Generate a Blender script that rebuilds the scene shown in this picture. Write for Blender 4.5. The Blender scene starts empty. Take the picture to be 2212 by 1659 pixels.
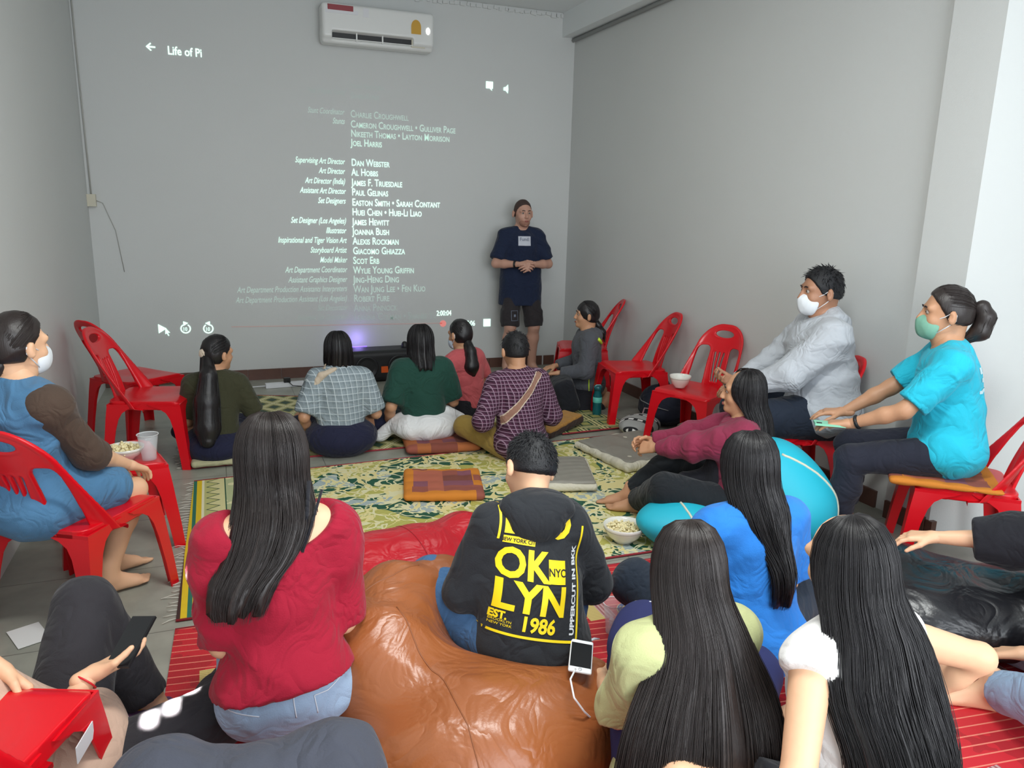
import bpy, bmesh, math, random
import numpy as np
from mathutils import Vector, Matrix
from mathutils.bvhtree import BVHTree

# ---------------------------------------------------------------- camera, world, lights, exposure
SC = bpy.context.scene
COL = SC.collection
IMW, IMH, FPX, CAMH = 2212.0, 1659.0, 1662.8, 1.64
PITCH, ROLL, YAW = 0.2247, 0.02424, 0.3713
def _axes():
    f = np.array([math.sin(YAW)*math.cos(PITCH), math.cos(YAW)*math.cos(PITCH), -math.sin(PITCH)])
    r = np.array([math.cos(YAW), -math.sin(YAW), 0.0]); u = np.cross(r, f)
    c, s = math.cos(ROLL), math.sin(ROLL)
    return c*r+s*u, -s*r+c*u, f
AR, AU, AF = _axes()
cam = bpy.data.objects.new('camera', bpy.data.cameras.new('camera')); COL.objects.link(cam)
cam.data.sensor_width = 36; cam.data.lens = FPX/IMW*36; cam.data.clip_start = .02
cam.matrix_world = Matrix(((AR[0], AU[0], -AF[0], 0), (AR[1], AU[1], -AF[1], 0), (AR[2], AU[2], -AF[2], CAMH), (0, 0, 0, 1)))
SC.camera = cam
SC.view_settings.view_transform = 'Standard'; SC.view_settings.look = 'None'
SC.view_settings.gamma = 1; SC.view_settings.exposure = 0.82; SC.view_settings.use_curve_mapping = False
w = bpy.data.worlds.new('world'); SC.world = w; w.use_nodes = True
w.node_tree.nodes['Background'].inputs[0].default_value = (.80, .90, 1, 1)
w.node_tree.nodes['Background'].inputs[1].default_value = 0.72
def area(name, loc, rot, sx, sy, power, col=(1, 1, 1), spread=math.pi):
    l = bpy.data.lights.new(name, 'AREA'); l.shape = 'RECTANGLE'; l.size = sx; l.size_y = sy; l.energy = power; l.color = col; l.spread = spread
    o = bpy.data.objects.new(name, l); COL.objects.link(o); o.location = loc; o.rotation_euler = rot
    return o
PI = math.pi
area('daylight_opening', (1.6, -1.6, 1.75), (math.radians(80), 0, 0), 3.4, 2.6, 80, (.93, .97, 1.0))
area('ceiling_fill', (1.0, 1.6, 3.35), (0, 0, 0), 1.3, .35, 42, (.97, 1.0, .97))  # overhead fill lamp added for brightness, no tube fitting behind it
area('ceiling_fill', (1.6, 4.6, 3.35), (0, 0, 0), 1.2, .2, 5, (.98, 1.0, .95))  # weaker fill lamp added to lift the far half of the room

# ---------------------------------------------------------------- helpers
def fl(px, py, z=0.0):                 # the point of height z behind a photo pixel
    d = (px-IMW/2)/FPX*AR - (py-IMH/2)/FPX*AU + AF
    t = (z-CAMH)/d[2]
    return np.array([0, 0, CAMH]) + t*d
def lin(c):
    c = c/255.0
    return c/12.92 if c <= .04045 else ((c+.055)/1.055)**2.4
def rgb(t): return (lin(t[0]), lin(t[1]), lin(t[2]), 1)
MATS = {}
def mat(name, c, rough=.6, bump=0, bscale=60, spec=.5, var=0, vscale=4, metal=0, coat=0, trans=0, emit=None, es=1, sheen=0, sss=0, stretch=None, alpha=1):
    if name in MATS: return MATS[name]
    m = bpy.data.materials.new(name); m.use_nodes = True; MATS[name] = m
    nt = m.node_tree; b = nt.nodes['Principled BSDF']
    b.inputs['Base Color'].default_value = rgb(c); b.inputs['Roughness'].default_value = rough
    b.inputs['Specular IOR Level'].default_value = spec; b.inputs['Metallic'].default_value = metal
    b.inputs['Coat Weight'].default_value = coat; b.inputs['Transmission Weight'].default_value = trans
    b.inputs['Sheen Weight'].default_value = sheen; b.inputs['Alpha'].default_value = alpha
    if sss:
        b.inputs['Subsurface Weight'].default_value = sss; b.inputs['Subsurface Radius'].default_value = (.02, .008, .004)
    if emit:
        b.inputs['Emission Color'].default_value = rgb(emit); b.inputs['Emission Strength'].default_value = es
    tc = nt.nodes.new('ShaderNodeTexCoord'); src = tc.outputs['Object']
    if stretch:
        mp = nt.nodes.new('ShaderNodeMapping'); mp.inputs['Scale'].default_value = stretch; nt.links.new(src, mp.inputs['Vector']); src = mp.outputs['Vector']
    if bump:
        n = nt.nodes.new('ShaderNodeTexNoise'); n.inputs['Scale'].default_value = bscale; n.inputs['Detail'].default_value = 4
        nt.links.new(src, n.inputs['Vector'])
        bp = nt.nodes.new('ShaderNodeBump'); bp.inputs['Strength'].default_value = bump; bp.inputs['Distance'].default_value = .004
        nt.links.new(n.outputs['Fac'], bp.inputs['Height']); nt.links.new(bp.outputs['Normal'], b.inputs['Normal'])
    if var:
        n = nt.nodes.new('ShaderNodeTexNoise'); n.inputs['Scale'].default_value = vscale; n.inputs['Detail'].default_value = 3
        nt.links.new(src, n.inputs['Vector'])
        mx = nt.nodes.new('ShaderNodeMix'); mx.data_type = 'RGBA'
        a = rgb(c); mx.inputs[6].default_value = (a[0]*(1-var), a[1]*(1-var), a[2]*(1-var), 1); mx.inputs[7].default_value = (min(1, a[0]*(1+var)), min(1, a[1]*(1+var)), min(1, a[2]*(1+var)), 1)
        nt.links.new(n.outputs['Fac'], mx.inputs[0]); nt.links.new(mx.outputs[2], b.inputs['Base Color'])
    return m
class NT:                              # small node-graph helper for patterned materials
    def __init__(s, m): s.t = m.node_tree; s.b = s.t.nodes['Principled BSDF']; s.tc = s.t.nodes.new('ShaderNodeTexCoord')
    def _in(s, sock, v):
        if isinstance(v, bpy.types.NodeSocket): s.t.links.new(v, sock)
        else: sock.default_value = v
    def m(s, op, a, b=0.0, c=0.0):
        n = s.t.nodes.new('ShaderNodeMath'); n.operation = op
        for i, v in enumerate((a, b, c)): s._in(n.inputs[i], v)
        return n.outputs[0]
    def xyz(s, v=None):
        n = s.t.nodes.new('ShaderNodeSeparateXYZ'); s.t.links.new(v or s.tc.outputs['Object'], n.inputs[0]); return n.outputs
    def comb(s, x, y, z=0.0):
        n = s.t.nodes.new('ShaderNodeCombineXYZ')
        for i, v in enumerate((x, y, z)): s._in(n.inputs[i], v)
        return n.outputs[0]
    def mix(s, f, a, b):
        n = s.t.nodes.new('ShaderNodeMix'); n.data_type = 'RGBA'; s._in(n.inputs[0], f); s._in(n.inputs[6], rgb(a) if isinstance(a, tuple) and len(a) == 3 else a); s._in(n.inputs[7], rgb(b) if isinstance(b, tuple) and len(b) == 3 else b)
        return n.outputs[2]
    def noise(s, vec, scale, det=3, dist=0.0):
        n = s.t.nodes.new('ShaderNodeTexNoise'); s.t.links.new(vec, n.inputs['Vector']); n.inputs['Scale'].default_value = scale; n.inputs['Detail'].default_value = det; n.inputs['Distortion'].default_value = dist
        return n.outputs['Fac']
    def vor(s, vec, scale, feat='F1'):
        n = s.t.nodes.new('ShaderNodeTexVoronoi'); s.t.links.new(vec, n.inputs['Vector']); n.inputs['Scale'].default_value = scale; n.feature = feat
        return n
    def wave(s, vec, scale, dist=0, ds=1, direction='X'):
        n = s.t.nodes.new('ShaderNodeTexWave'); s.t.links.new(vec, n.inputs['Vector']); n.inputs['Scale'].default_value = scale; n.inputs['Distortion'].default_value = dist; n.inputs['Detail Scale'].default_value = ds; n.bands_direction = direction
        return n.outputs['Fac']
    def col(s, c): s.t.links.new(c, s.b.inputs['Base Color'])
    def bump(s, h, st=.3, d=.003):
        n = s.t.nodes.new('ShaderNodeBump'); n.inputs['Strength'].default_value = st; n.inputs['Distance'].default_value = d
        s.t.links.new(h, n.inputs['Height']); s.t.links.new(n.outputs['Normal'], s.b.inputs['Normal'])

def link(name, me, m=None, parent=None, smooth=True, loc=None, rz=None):
    o = bpy.data.objects.new(name, me); COL.objects.link(o)
    if m: me.materials.append(m)
    if smooth and len(me.polygons): me.polygons.foreach_set('use_smooth', [True]*len(me.polygons))
    if parent: o.parent = parent
    if loc is not None: o.location = loc
    if rz is not None: o.rotation_euler = (0, 0, rz)
    return o
def tag(o, label=None, cat=None, group=None, kind=None):
    if label: o['label'] = label
    if cat: o['category'] = cat
    if group: o['group'] = group
    if kind: o['kind'] = kind
    return o
def empty(name, loc, rz=0.0):
    o = bpy.data.objects.new(name, None); COL.objects.link(o); o.empty_display_size = .05
    o.location = loc; o.rotation_euler = (0, 0, rz)
    return o
def copy_tree(o, parent=None):
    kids = [c for c in bpy.data.objects if c.parent == o]
    c = o.copy(); COL.objects.link(c)
    if parent: c.parent = parent
    for k in kids: copy_tree(k, c)
    return c
class MB:                               # polygon collector: boxes, tubes, lofts
    def __init__(s): s.v = []; s.f = []
    def add(s, vs, fs):
        n = len(s.v); s.v += [tuple(map(float, p)) for p in vs]; s.f += [tuple(i+n for i in f) for f in fs]; return s
    def box(s, c, h, R=None):
        P = [np.array([sx*h[0], sy*h[1], sz*h[2]]) for sz in (-1, 1) for sy in (-1, 1) for sx in (-1, 1)]
        if R is not None: P = [R@p for p in P]
        P = [p+np.array(c) for p in P]
        return s.add(P, [(0, 2, 3, 1), (4, 5, 7, 6), (0, 1, 5, 4), (2, 6, 7, 3), (0, 4, 6, 2), (1, 3, 7, 5)])
    def tube(s, pts, r, n=8, caps=True):
        pts = [np.array(p, float) for p in pts]; m = len(pts)
        rs = r if isinstance(r, (list, tuple, np.ndarray)) else [r]*m
        up = None; V = []
        for i in range(m):
            t = pts[min(i+1, m-1)]-pts[max(i-1, 0)]; t = t/(np.linalg.norm(t)+1e-9)
            if up is None:
                up = np.array([0, 0, 1.0]) if abs(t[2]) < .9 else np.array([1.0, 0, 0])
            a = up-t*(up@t); a = a/(np.linalg.norm(a)+1e-9); b = np.cross(t, a); up = a
            for k in range(n):
                q = 2*PI*k/n; V.append(pts[i]+rs[i]*(math.cos(q)*a+math.sin(q)*b))
        F = [(i*n+k, i*n+(k+1) % n, (i+1)*n+(k+1) % n, (i+1)*n+k) for i in range(m-1) for k in range(n)]
        if caps: F += [tuple(range(n))[::-1], tuple((m-1)*n+k for k in range(n))]
        return s.add(V, F)
    def lathe(s, prof, n=24, c=(0, 0, 0), R=None):
        V = []
        for (r, z) in prof:
            for k in range(n):
                q = 2*PI*k/n; p = np.array([r*math.cos(q), r*math.sin(q), z])
                if R is not None: p = R@p
                V.append(p+np.array(c))
        m = len(prof)
        F = [(i*n+k, i*n+(k+1) % n, (i+1)*n+(k+1) % n, (i+1)*n+k) for i in range(m-1) for k in range(n)]
        return s.add(V, F)
    def mesh(s, name='m'):
        me = bpy.data.meshes.new(name); me.from_pydata(s.v, [], s.f); me.update(); return me
    def build(s, name, m=None, parent=None, smooth=False, loc=None, rz=None): return link(name, s.mesh(name), m, parent, smooth, loc, rz)
def rx(a): c, s = math.cos(a), math.sin(a); return np.array([[1, 0, 0], [0, c, -s], [0, s, c]])
def ry(a): c, s = math.cos(a), math.sin(a); return np.array([[c, 0, s], [0, 1, 0], [-s, 0, c]])
def rzm(a): c, s = math.cos(a), math.sin(a); return np.array([[c, -s, 0], [s, c, 0], [0, 0, 1]])
def D(a): return math.radians(a)
def V3(*a): return np.array(a, float)
def unit(v): return v/(np.linalg.norm(v)+1e-9)

# ---------------------------------------------------------------- solid modelling: distance fields turned into smooth meshes
OFF = np.array([(i, j, k) for i in (0, 1) for j in (0, 1) for k in (0, 1)])
EDG = [(a, b) for a in range(8) for b in range(8) if a < b and np.abs(OFF[a]-OFF[b]).sum() == 1]
def surface_net(v, o, h):
    s = v < 0
    c = sum(s[i:s.shape[0]-1+i, j:s.shape[1]-1+j, k:s.shape[2]-1+k].astype(np.int8) for i, j, k in OFF)
    act = np.argwhere((c > 0) & (c < 8))
    if len(act) == 0: return np.zeros((0, 3)), np.zeros((0, 4), int)
    cv = np.stack([v[act[:, 0]+i, act[:, 1]+j, act[:, 2]+k] for i, j, k in OFF], 1)
    pos = np.zeros((len(act), 3)); cnt = np.zeros(len(act))
    for a, b in EDG:
        m = (cv[:, a] < 0) != (cv[:, b] < 0)
        t = cv[m, a]/(cv[m, a]-cv[m, b]); pos[m] += OFF[a]+t[:, None]*(OFF[b]-OFF[a]); cnt[m] += 1
    P = o+h*(act+pos/cnt[:, None])
    idx = -np.ones(c.shape, np.int64); idx[tuple(act.T)] = np.arange(len(act))
    Q = []
    for ax in range(3):
        sl0 = [slice(1, -1)]*3; sl1 = [slice(1, -1)]*3; sl0[ax] = slice(0, -1); sl1[ax] = slice(1, None)
        A = s[tuple(sl0)]; B = s[tuple(sl1)]
        for flip in (0, 1):
            e = np.argwhere((A & ~B) if not flip else (~A & B))
            for q in range(3):
                if q != ax: e[:, q] += 1
            u, w_ = [(1, 2), (2, 0), (0, 1)][ax]
            def C(du, dw):
                t = e.copy(); t[:, u] -= du; t[:, w_] -= dw; return idx[t[:, 0], t[:, 1], t[:, 2]]
            q4 = np.stack([C(1, 1), C(0, 1), C(0, 0), C(1, 0)], 1)
            Q.append(q4[:, ::-1] if flip else q4)
    Q = np.concatenate(Q)
    return P, Q[(Q >= 0).all(1)]
def cone(a, b, ra, rb=None, k=.02, cut=None, neg=False): return dict(t='c', a=np.array(a, float), b=np.array(b, float), ra=ra, rb=ra if rb is None else rb, k=k, cut=cut, neg=neg)
def ell(c, r, R=None, k=.03, cut=None, neg=False): return dict(t='e', c=np.array(c, float), r=np.array(r if hasattr(r, '__len__') else (r, r, r), float), R=R, k=k, cut=cut, neg=neg)
def rbox(c, hs, R=None, rad=.01, k=.01, cut=None, neg=False): return dict(t='b', c=np.array(c, float), hs=np.array(hs, float), R=R, rad=rad, k=k, cut=cut, neg=neg)
def _bb(p):
    if p['t'] == 'c':
        r = np.array([max(p['ra'], p['rb'])]*3); return np.minimum(p['a'], p['b'])-r, np.maximum(p['a'], p['b'])+r
    r = np.array([max(p['r'])]*3) if p['t'] == 'e' else np.array([np.linalg.norm(p['hs'])]*3)
    if p['R'] is None: r = p['r'] if p['t'] == 'e' else p['hs']
    return p['c']-r, p['c']+r
def _dist(p, X):
    if p['t'] == 'c':
        ab = p['b']-p['a']; l2 = ab@ab+1e-9
        t = np.clip(((X-p['a'])@ab)/l2, 0, 1)
        return np.linalg.norm(X-p['a']-t[..., None]*ab, axis=-1)-(p['ra']+(p['rb']-p['ra'])*t)
    q = X-p['c']
    if p['R'] is not None: q = q@p['R']
    if p['t'] == 'e':
        k0 = np.linalg.norm(q/p['r'], axis=-1); k1 = np.linalg.norm(q/p['r']**2, axis=-1)+1e-9
        return k0*(k0-1)/k1
    a = np.abs(q)-(p['hs']-p['rad'])
    return np.linalg.norm(np.maximum(a, 0), axis=-1)+np.minimum(a.max(-1), 0)-p['rad']
def sdf_geo(prims, h=.01, cuts=(), disp=None, sm=1):
    pos = [p for p in prims if not p['neg']]
    lo = np.min([_bb(p)[0] for p in pos], 0)-.03; hi = np.max([_bb(p)[1] for p in pos], 0)+.03
    n = np.ceil((hi-lo)/h).astype(int)+2
    v = np.full(n, .25, np.float32)
    ax = [lo[i]+h*np.arange(n[i]) for i in range(3)]
    for p in prims:
        a, b = _bb(p); mg = p['k']+.03
        i0 = np.clip(((a-mg-lo)/h).astype(int), 0, n); i1 = np.clip(((b+mg-lo)/h).astype(int)+2, 0, n)
        if (i1 <= i0).any(): continue
        G = np.stack(np.meshgrid(*[ax[i][i0[i]:i1[i]] for i in range(3)], indexing='ij'), -1)
        d = _dist(p, G)
        if p['cut'] is not None:
            for (cp, cn) in (p['cut'] if isinstance(p['cut'], list) else [p['cut']]): d = np.maximum(d, (G-np.array(cp))@unit(np.array(cn, float)))
        S = tuple(slice(i0[i], i1[i]) for i in range(3)); old = v[S]; k = p['k']
        if p['neg']:
            e = -d; q = np.maximum(k-np.abs(old-e), 0)/k; v[S] = np.maximum(old, e)+q*q*k*.25
        else:
            q = np.maximum(k-np.abs(old-d), 0)/k; v[S] = np.minimum(old, d)-q*q*k*.25
    if disp is not None or cuts:
        G = np.stack(np.meshgrid(*ax, indexing='ij'), -1)
        if disp is not None: v = v+disp(G)
        for (cp, cn) in cuts: v = np.maximum(v, (G-np.array(cp))@unit(np.array(cn, float)))
    P, Q = surface_net(v, lo, h)
    if sm and len(P):
        for _ in range(sm):
            A = np.zeros_like(P); N = np.zeros(len(P))
            for a, b in ((0, 1), (1, 2), (2, 3), (3, 0)):
                np.add.at(A, Q[:, a], P[Q[:, b]]); np.add.at(A, Q[:, b], P[Q[:, a]]); np.add.at(N, Q[:, a], 1); np.add.at(N, Q[:, b], 1)
            P = .5*P+.5*A/np.maximum(N, 1)[:, None]
    return P, Q
def geo_mesh(name, geos):
    Vs = []; Qs = []; n = 0
    for P, Q in geos: Vs.append(P); Qs.append(Q+n); n += len(P)
    P = np.concatenate(Vs); Q = np.concatenate(Qs)
    me = bpy.data.meshes.new(name)
    me.vertices.add(len(P)); me.vertices.foreach_set('co', P.astype(np.float32).ravel())
    me.loops.add(len(Q)*4); me.loops.foreach_set('vertex_index', Q.astype(np.int32).ravel())
    me.polygons.add(len(Q)); me.polygons.foreach_set('loop_start', (np.arange(len(Q))*4).astype(np.int32)); me.polygons.foreach_set('loop_total', np.full(len(Q), 4, np.int32))
    me.update(calc_edges=True); me.validate()
    return me
def sdf(name, prims, m, parent=None, h=.01, cuts=(), disp=None, sm=1, loc=None, rz=None):
    return link(name, geo_mesh(name, [sdf_geo(prims, h, cuts, disp, sm)]), m, parent, True, loc, rz)
def folds(amp=.005, freq=16, seed=0, axis=None):    # cloth or leather creases
    rg = np.random.RandomState(seed); ds = [unit(rg.normal(size=3)) for _ in range(3)]; ph = rg.uniform(0, 6, 6)
    if axis is not None: ds = [unit(np.array(axis, float)+.35*d) for d in ds]
    def f(G):
        wx = np.sin(G@(ds[1]*freq*.45)+ph[0])*1.1+np.sin(G@(rg0*freq*.6)+ph[1])*.7
        a = np.sin(G@(ds[0]*freq)+wx*1.6+ph[2]); b = np.sin(G@(ds[2]*freq*1.7)+wx*2+ph[3])
        g = .5+.5*np.sin(G@(ds[1]*freq*.3)+ph[4])
        return (amp*(np.abs(a)-.6)*g+amp*.45*(np.abs(b)-.6)*(1-g*.5)).astype(np.float32)
    rg0 = unit(rg.normal(size=3))
    return f

# ---------------------------------------------------------------- the room
XL, XR, YB, ZC = -.95, 3.50, 7.49, 3.52
wallm = mat('painted_plaster', (206, 208, 206), .75, bump=.12, bscale=140, var=.03, vscale=1.2)
floorm = mat('floor_tile', (150, 150, 138), .35, bump=.04, bscale=30)
g = NT(floorm); xy = g.xyz(); gx = g.m('FRACT', g.m('MULTIPLY', xy[0], 1/.6)); gy = g.m('FRACT', g.m('MULTIPLY', xy[1], 1/.6))
ln = g.m('MAXIMUM', g.m('LESS_THAN', gx, .008), g.m('LESS_THAN', gy, .008))
nn = g.noise(g.tc.outputs['Object'], 9, 5)
g.col(g.mix(ln, g.mix(nn, (128, 130, 120), (168, 168, 156)), (104, 104, 96)))
basem = mat('brown_baseboard_tile', (96, 66, 56), .4, bump=.1, bscale=40, var=.15, vscale=12)
whitep = mat('white_paint', (226, 230, 230), .6, bump=.06, bscale=120)
def struct(name, c, h, m, R=None):
    o = MB().box(c, h, R).build(name, m); o['kind'] = 'structure'; return o
def slab(name, x0, x1, y0, y1, z0, z1, m): return struct(name, ((x0+x1)/2, (y0+y1)/2, (z0+z1)/2), ((x1-x0)/2, (y1-y0)/2, (z1-z0)/2), m)
slab('floor', -1.4, 5.6, -1.0, YB+.1, -.1, 0, floorm)
slab('ceiling', -1.4, 5.6, -1.0, YB+.1, ZC, ZC+.1, whitep)
slab('wall_back', XL-.1, XR+.1, YB, YB+.1, 0, ZC, wallm)
slab('wall_left', XL-.1, XL, -1.0, YB, 0, ZC, wallm)
slab('wall_right', XR, XR+.1, 3.03, YB, 0, ZC, wallm)
slab('wall_recess', 4.45, 4.55, -1.0, 3.0, 0, ZC, wallm)
slab('trim_1', XL, -.865, -1.0, 3.06, 0, ZC, wallm)          # the nearer, thicker stretch of the left wall
# pillar on the right, its near face splayed towards the recess
MB().add([(3.44, 3.03, 0), (3.44, 2.74, 0), (4.45, 2.60, 0), (4.45, 3.03, 0), (3.44, 3.03, ZC), (3.44, 2.74, ZC), (4.45, 2.60, ZC), (4.45, 3.03, ZC)],
         [(3, 2, 1, 0), (4, 5, 6, 7), (0, 1, 5, 4), (1, 2, 6, 5), (2, 3, 7, 6), (3, 0, 4, 7)]).build('trim_2', wallm)['kind'] = 'structure'
# beam along the right wall with its conduit
slab('trim_3', 3.36, XR, 3.03, YB, 3.30, ZC, whitep)
mb = MB(); mb.tube([(3.475, 3.03, 3.275), (3.475, 7.47, 3.275)], .018, 8); mb.tube([(3.475, 7.47, 3.275), (3.45, 7.47, 3.4), (3.44, 7.47, 3.5)], .012, 6)
tag(mb.build('conduit_pipe', mat('grey_conduit', (150, 152, 150), .5), smooth=True), 'thin grey conduit pipe running under the beam on right wall', 'pipe')
# rough plaster line where the back wall meets the ceiling
mb = MB(); random.seed(3)
for i in range(46):
    x = 1.0+i*.055+random.uniform(-.012, .012); mb.box((x, YB-.006, ZC-.022-random.random()*.014), (random.uniform(.012, .03), .007, .012+.008*random.random()), ry(random.uniform(-.2, .2)))
mb.build('trim_4', wallm)['kind'] = 'structure'
# baseboards: tiles with joints
def board(name, pts_list, hgt=.1):
    mb = MB()
    for (c, h) in pts_list: mb.box(c, h)
    o = mb.build(name, basem); o['kind'] = 'structure'; return o
board('baseboard_back', [((XL+.15+i*.3, YB-.008, .05), (.1485, .008, .05)) for i in range(14)]+[((3.33, YB-.008, .05), (.06, .008, .05))])
board('baseboard_right', [((XR-.008, YB-.3-i*.3, .05), (.008, .1485, .05)) for i in range(14)])
board('baseboard_pillar', [((3.44-.008, 2.89, .05), (.008, .13, .05)), ((3.45, 2.735, .045), (.018, .02, .045))])
# small junction box and surface wires on the back wall
js = empty('junction_box', (XL+.03, YB-.03, 1.62)); tag(js, 'small cream electrical junction box in the left corner of back wall', 'junction box')
MB().box((0, 0, 0), (.035, .03, .05)).build('cover', mat('cream_plastic', (205, 200, 180), .4), js)
MB().tube([(0, .02, .05), (-.005, .022, .6), (-.01, .022, 1.2), (-.01, .022, 1.86)], .006, 6).tube([(.03, .02, .0), (.08, .025, -.02), (.16, .025, -.25), (.2, .025, -.6)], .003, 6).build('wire', mat('pale_wire', (172, 172, 166), .5), js, True)
st = MB(); st.add([(XL+.005, YB-.004, 3.1), (XL+.06, YB-.004, 2.95), (XL+.01, YB-.004, 2.6)], [(0, 1, 2)])

# air conditioner
ac = empty('air_conditioner', (1.5, YB, 3.02)); tag(ac, 'white split air conditioner high on the back wall with stickers', 'air conditioner')
acm = mat('white_abs', (228, 229, 226), .3); dark = mat('black_plastic', (26, 26, 28), .45)
sdf('casing', [rbox((0, -.10, .17), (.50, .10, .145), rad=.03), rbox((0, -.09, .05), (.50, .08, .06), rad=.03, k=.02), rbox((-.055, -.19, .052), (.36, .035, .036), rx(D(-20)), rad=.008, neg=True, k=.006)], acm, ac, h=.008)
MB().box((-.055, -.152, .052), (.355, .01, .040)).build('air_outlet', dark, ac)
mb = MB()
for x in (-.2, .03): mb.box((x, -.166, .052), (.006, .012, .034))
mb.box((-.055, -.174, .030), (.36, .012, .003)); mb.build('louvre', acm, ac)
MB().box((.355, -.168, .050), (.062, .012, .034)).build('display_panel', mat('cream_plastic', (205, 200, 180), .4), ac)
MB().box((-.34, -.2015, .275), (.11, .002, .022)).build('sticker', mat('red_sticker', (150, 60, 66), .5), ac)['label'] = 'red and white energy sticker'
MB().box((-.33, -.2012, .245), (.14, .002, .016)).build('sticker', mat('white_sticker', (225, 225, 228), .5), ac)['label'] = 'white printed sticker'
MB().box((-.12, -.2012, .255), (.025, .002, .035)).build('sticker', mat('white_sticker', (225, 225, 228), .5), ac)['label'] = 'small white sticker with a dark edge'
MB().add([(.33+.045*math.cos(t), -.203, .185+.06*math.sin(t)) for t in np.linspace(0, PI, 14)]+[(.285, -.203, .125), (.375, -.203, .125)], [tuple(range(14))+(14, 15)][0:1]).build('sticker', mat('amber_sticker', (206, 158, 52), .5), ac)['label'] = 'arched amber energy label'
MB().add([(.44+.017*math.cos(t), -.2035, .16+.028*math.sin(t)) for t in np.linspace(0, 2*PI, 16)[:-1]], [tuple(range(15))]).build('indicator_light', mat('lit_indicator', (255, 255, 255), emit=(255, 255, 255), es=1.6), ac)

# ---------------------------------------------------------------- the projected picture on the back wall, its light built in as glowing meshes
def onwall(px, py, y=YB-.003):
    d = (px-IMW/2)/FPX*AR - (py-IMH/2)/FPX*AU + AF
    return np.array([0, 0, CAMH])+d*(y/d[1])
def text_geo(txt, size, align='LEFT', shear=0.0, sx=1.0, sc=False, off=0.0, depth=0.0):
    cu = bpy.data.curves.new('t', 'FONT'); cu.body = txt; cu.size = size; cu.align_x = align; cu.shear = shear; cu.offset = off; cu.extrude = depth; cu.resolution_u = 3
    cu.small_caps_scale = .72
    if sc:
        for i, ch in enumerate(txt): cu.body_format[i].use_small_caps = True
    o = bpy.data.objects.new('t', cu); COL.objects.link(o)
    dg = bpy.context.evaluated_depsgraph_get(); dg.update()
    me = bpy.data.meshes.new_from_object(o.evaluated_get(dg)); bpy.data.objects.remove(o); bpy.data.curves.remove(cu)
    for v in me.vertices: v.co.x *= sx
    return me
proj = empty('projected_film_credits', (1.2, YB-.004, 1.5)); tag(proj, 'projected film credits and player buttons glowing on the back wall', 'projection')
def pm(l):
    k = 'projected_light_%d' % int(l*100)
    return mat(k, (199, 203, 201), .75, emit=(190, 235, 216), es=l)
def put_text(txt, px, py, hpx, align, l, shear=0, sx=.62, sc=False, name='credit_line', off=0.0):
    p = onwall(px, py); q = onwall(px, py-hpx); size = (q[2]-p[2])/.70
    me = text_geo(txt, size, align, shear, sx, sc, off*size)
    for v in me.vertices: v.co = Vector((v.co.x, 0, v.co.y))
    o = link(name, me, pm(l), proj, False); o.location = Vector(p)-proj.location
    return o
rows = [('Stunt Coordinator', 743, 248, 'Charlie Croughwell', 253, .16), ('Stunts', 744, 268, 'Cameron Croughwell \u2022 Gulliver Page', 275, .26), ('', 0, 0, 'Nikeeth Thomas \u2022 Layton Morrison', 295, .30), ('', 0, 0, 'Joel Harris', 315, .42),
        ('Supervising Art Director', 744, 355, 'Dan Webster', 358, .62), ('Art Director', 744, 376, 'Al Hobbs', 379, .68), ('Art Director (India)', 745, 398, 'James F. Truesdale', 401, .72), ('Assistant Art Director', 746, 419, 'Paul Gelinas', 422, .75),
        ('Set Designers', 746, 440, 'Easton Smith \u2022 Sarah Contant', 444, .78), ('', 0, 0, 'Huei Chen \u2022 Huei-Li Liao', 465, .78), ('Set Designer (Los Angeles)', 747, 483, 'James Hewitt', 486, .78), ('Illustrator', 747, 504, 'Joanna Bush', 507, .76),
        ('Inspirational and Tiger Vision Art', 748, 525, 'Alexis Rockman', 528, .66), ('Storyboard Artist', 748, 546, 'Giacomo Ghiazza', 549, .6), ('Model Maker', 749, 567, 'Scot Erb', 570, .5), ('Art Department Coordinator', 749, 588, 'Wylie Young Griffin', 591, .36),
        ('Assistant Graphics Designer', 749, 609, 'Jing-Heng Ding', 611, .26), ('Art Department Production Assistants Interpreters', 749, 629, 'Wan Jung Lee \u2022 Fen Kuo', 632, .18), ('Art Department Production Assistant (Los Angeles)', 749, 650, 'Robert Fure', 652, .15),
        ('Set Decorator', 750, 670, 'Anna Pinnock', 673, .08), ('Assistant Set Decorator', 750, 690, 'Leanna Colman \u2022 Shanee Yu', 693, .05)]
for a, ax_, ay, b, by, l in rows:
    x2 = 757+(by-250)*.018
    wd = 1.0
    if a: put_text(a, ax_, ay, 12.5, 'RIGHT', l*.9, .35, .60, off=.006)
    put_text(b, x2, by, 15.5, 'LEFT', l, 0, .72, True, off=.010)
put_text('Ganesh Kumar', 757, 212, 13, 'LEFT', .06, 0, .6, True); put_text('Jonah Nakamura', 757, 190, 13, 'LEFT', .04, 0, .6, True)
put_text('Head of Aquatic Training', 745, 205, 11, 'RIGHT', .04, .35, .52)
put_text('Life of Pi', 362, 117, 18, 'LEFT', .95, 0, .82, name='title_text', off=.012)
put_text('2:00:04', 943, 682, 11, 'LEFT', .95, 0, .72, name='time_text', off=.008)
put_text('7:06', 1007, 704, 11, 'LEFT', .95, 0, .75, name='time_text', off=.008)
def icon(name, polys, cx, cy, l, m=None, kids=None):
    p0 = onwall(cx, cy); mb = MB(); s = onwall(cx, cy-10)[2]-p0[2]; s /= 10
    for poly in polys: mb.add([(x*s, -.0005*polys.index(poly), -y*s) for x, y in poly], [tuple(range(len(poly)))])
    o = mb.build(name, m or pm(l), proj); o.location = Vector(p0)-proj.location; return o
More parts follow.
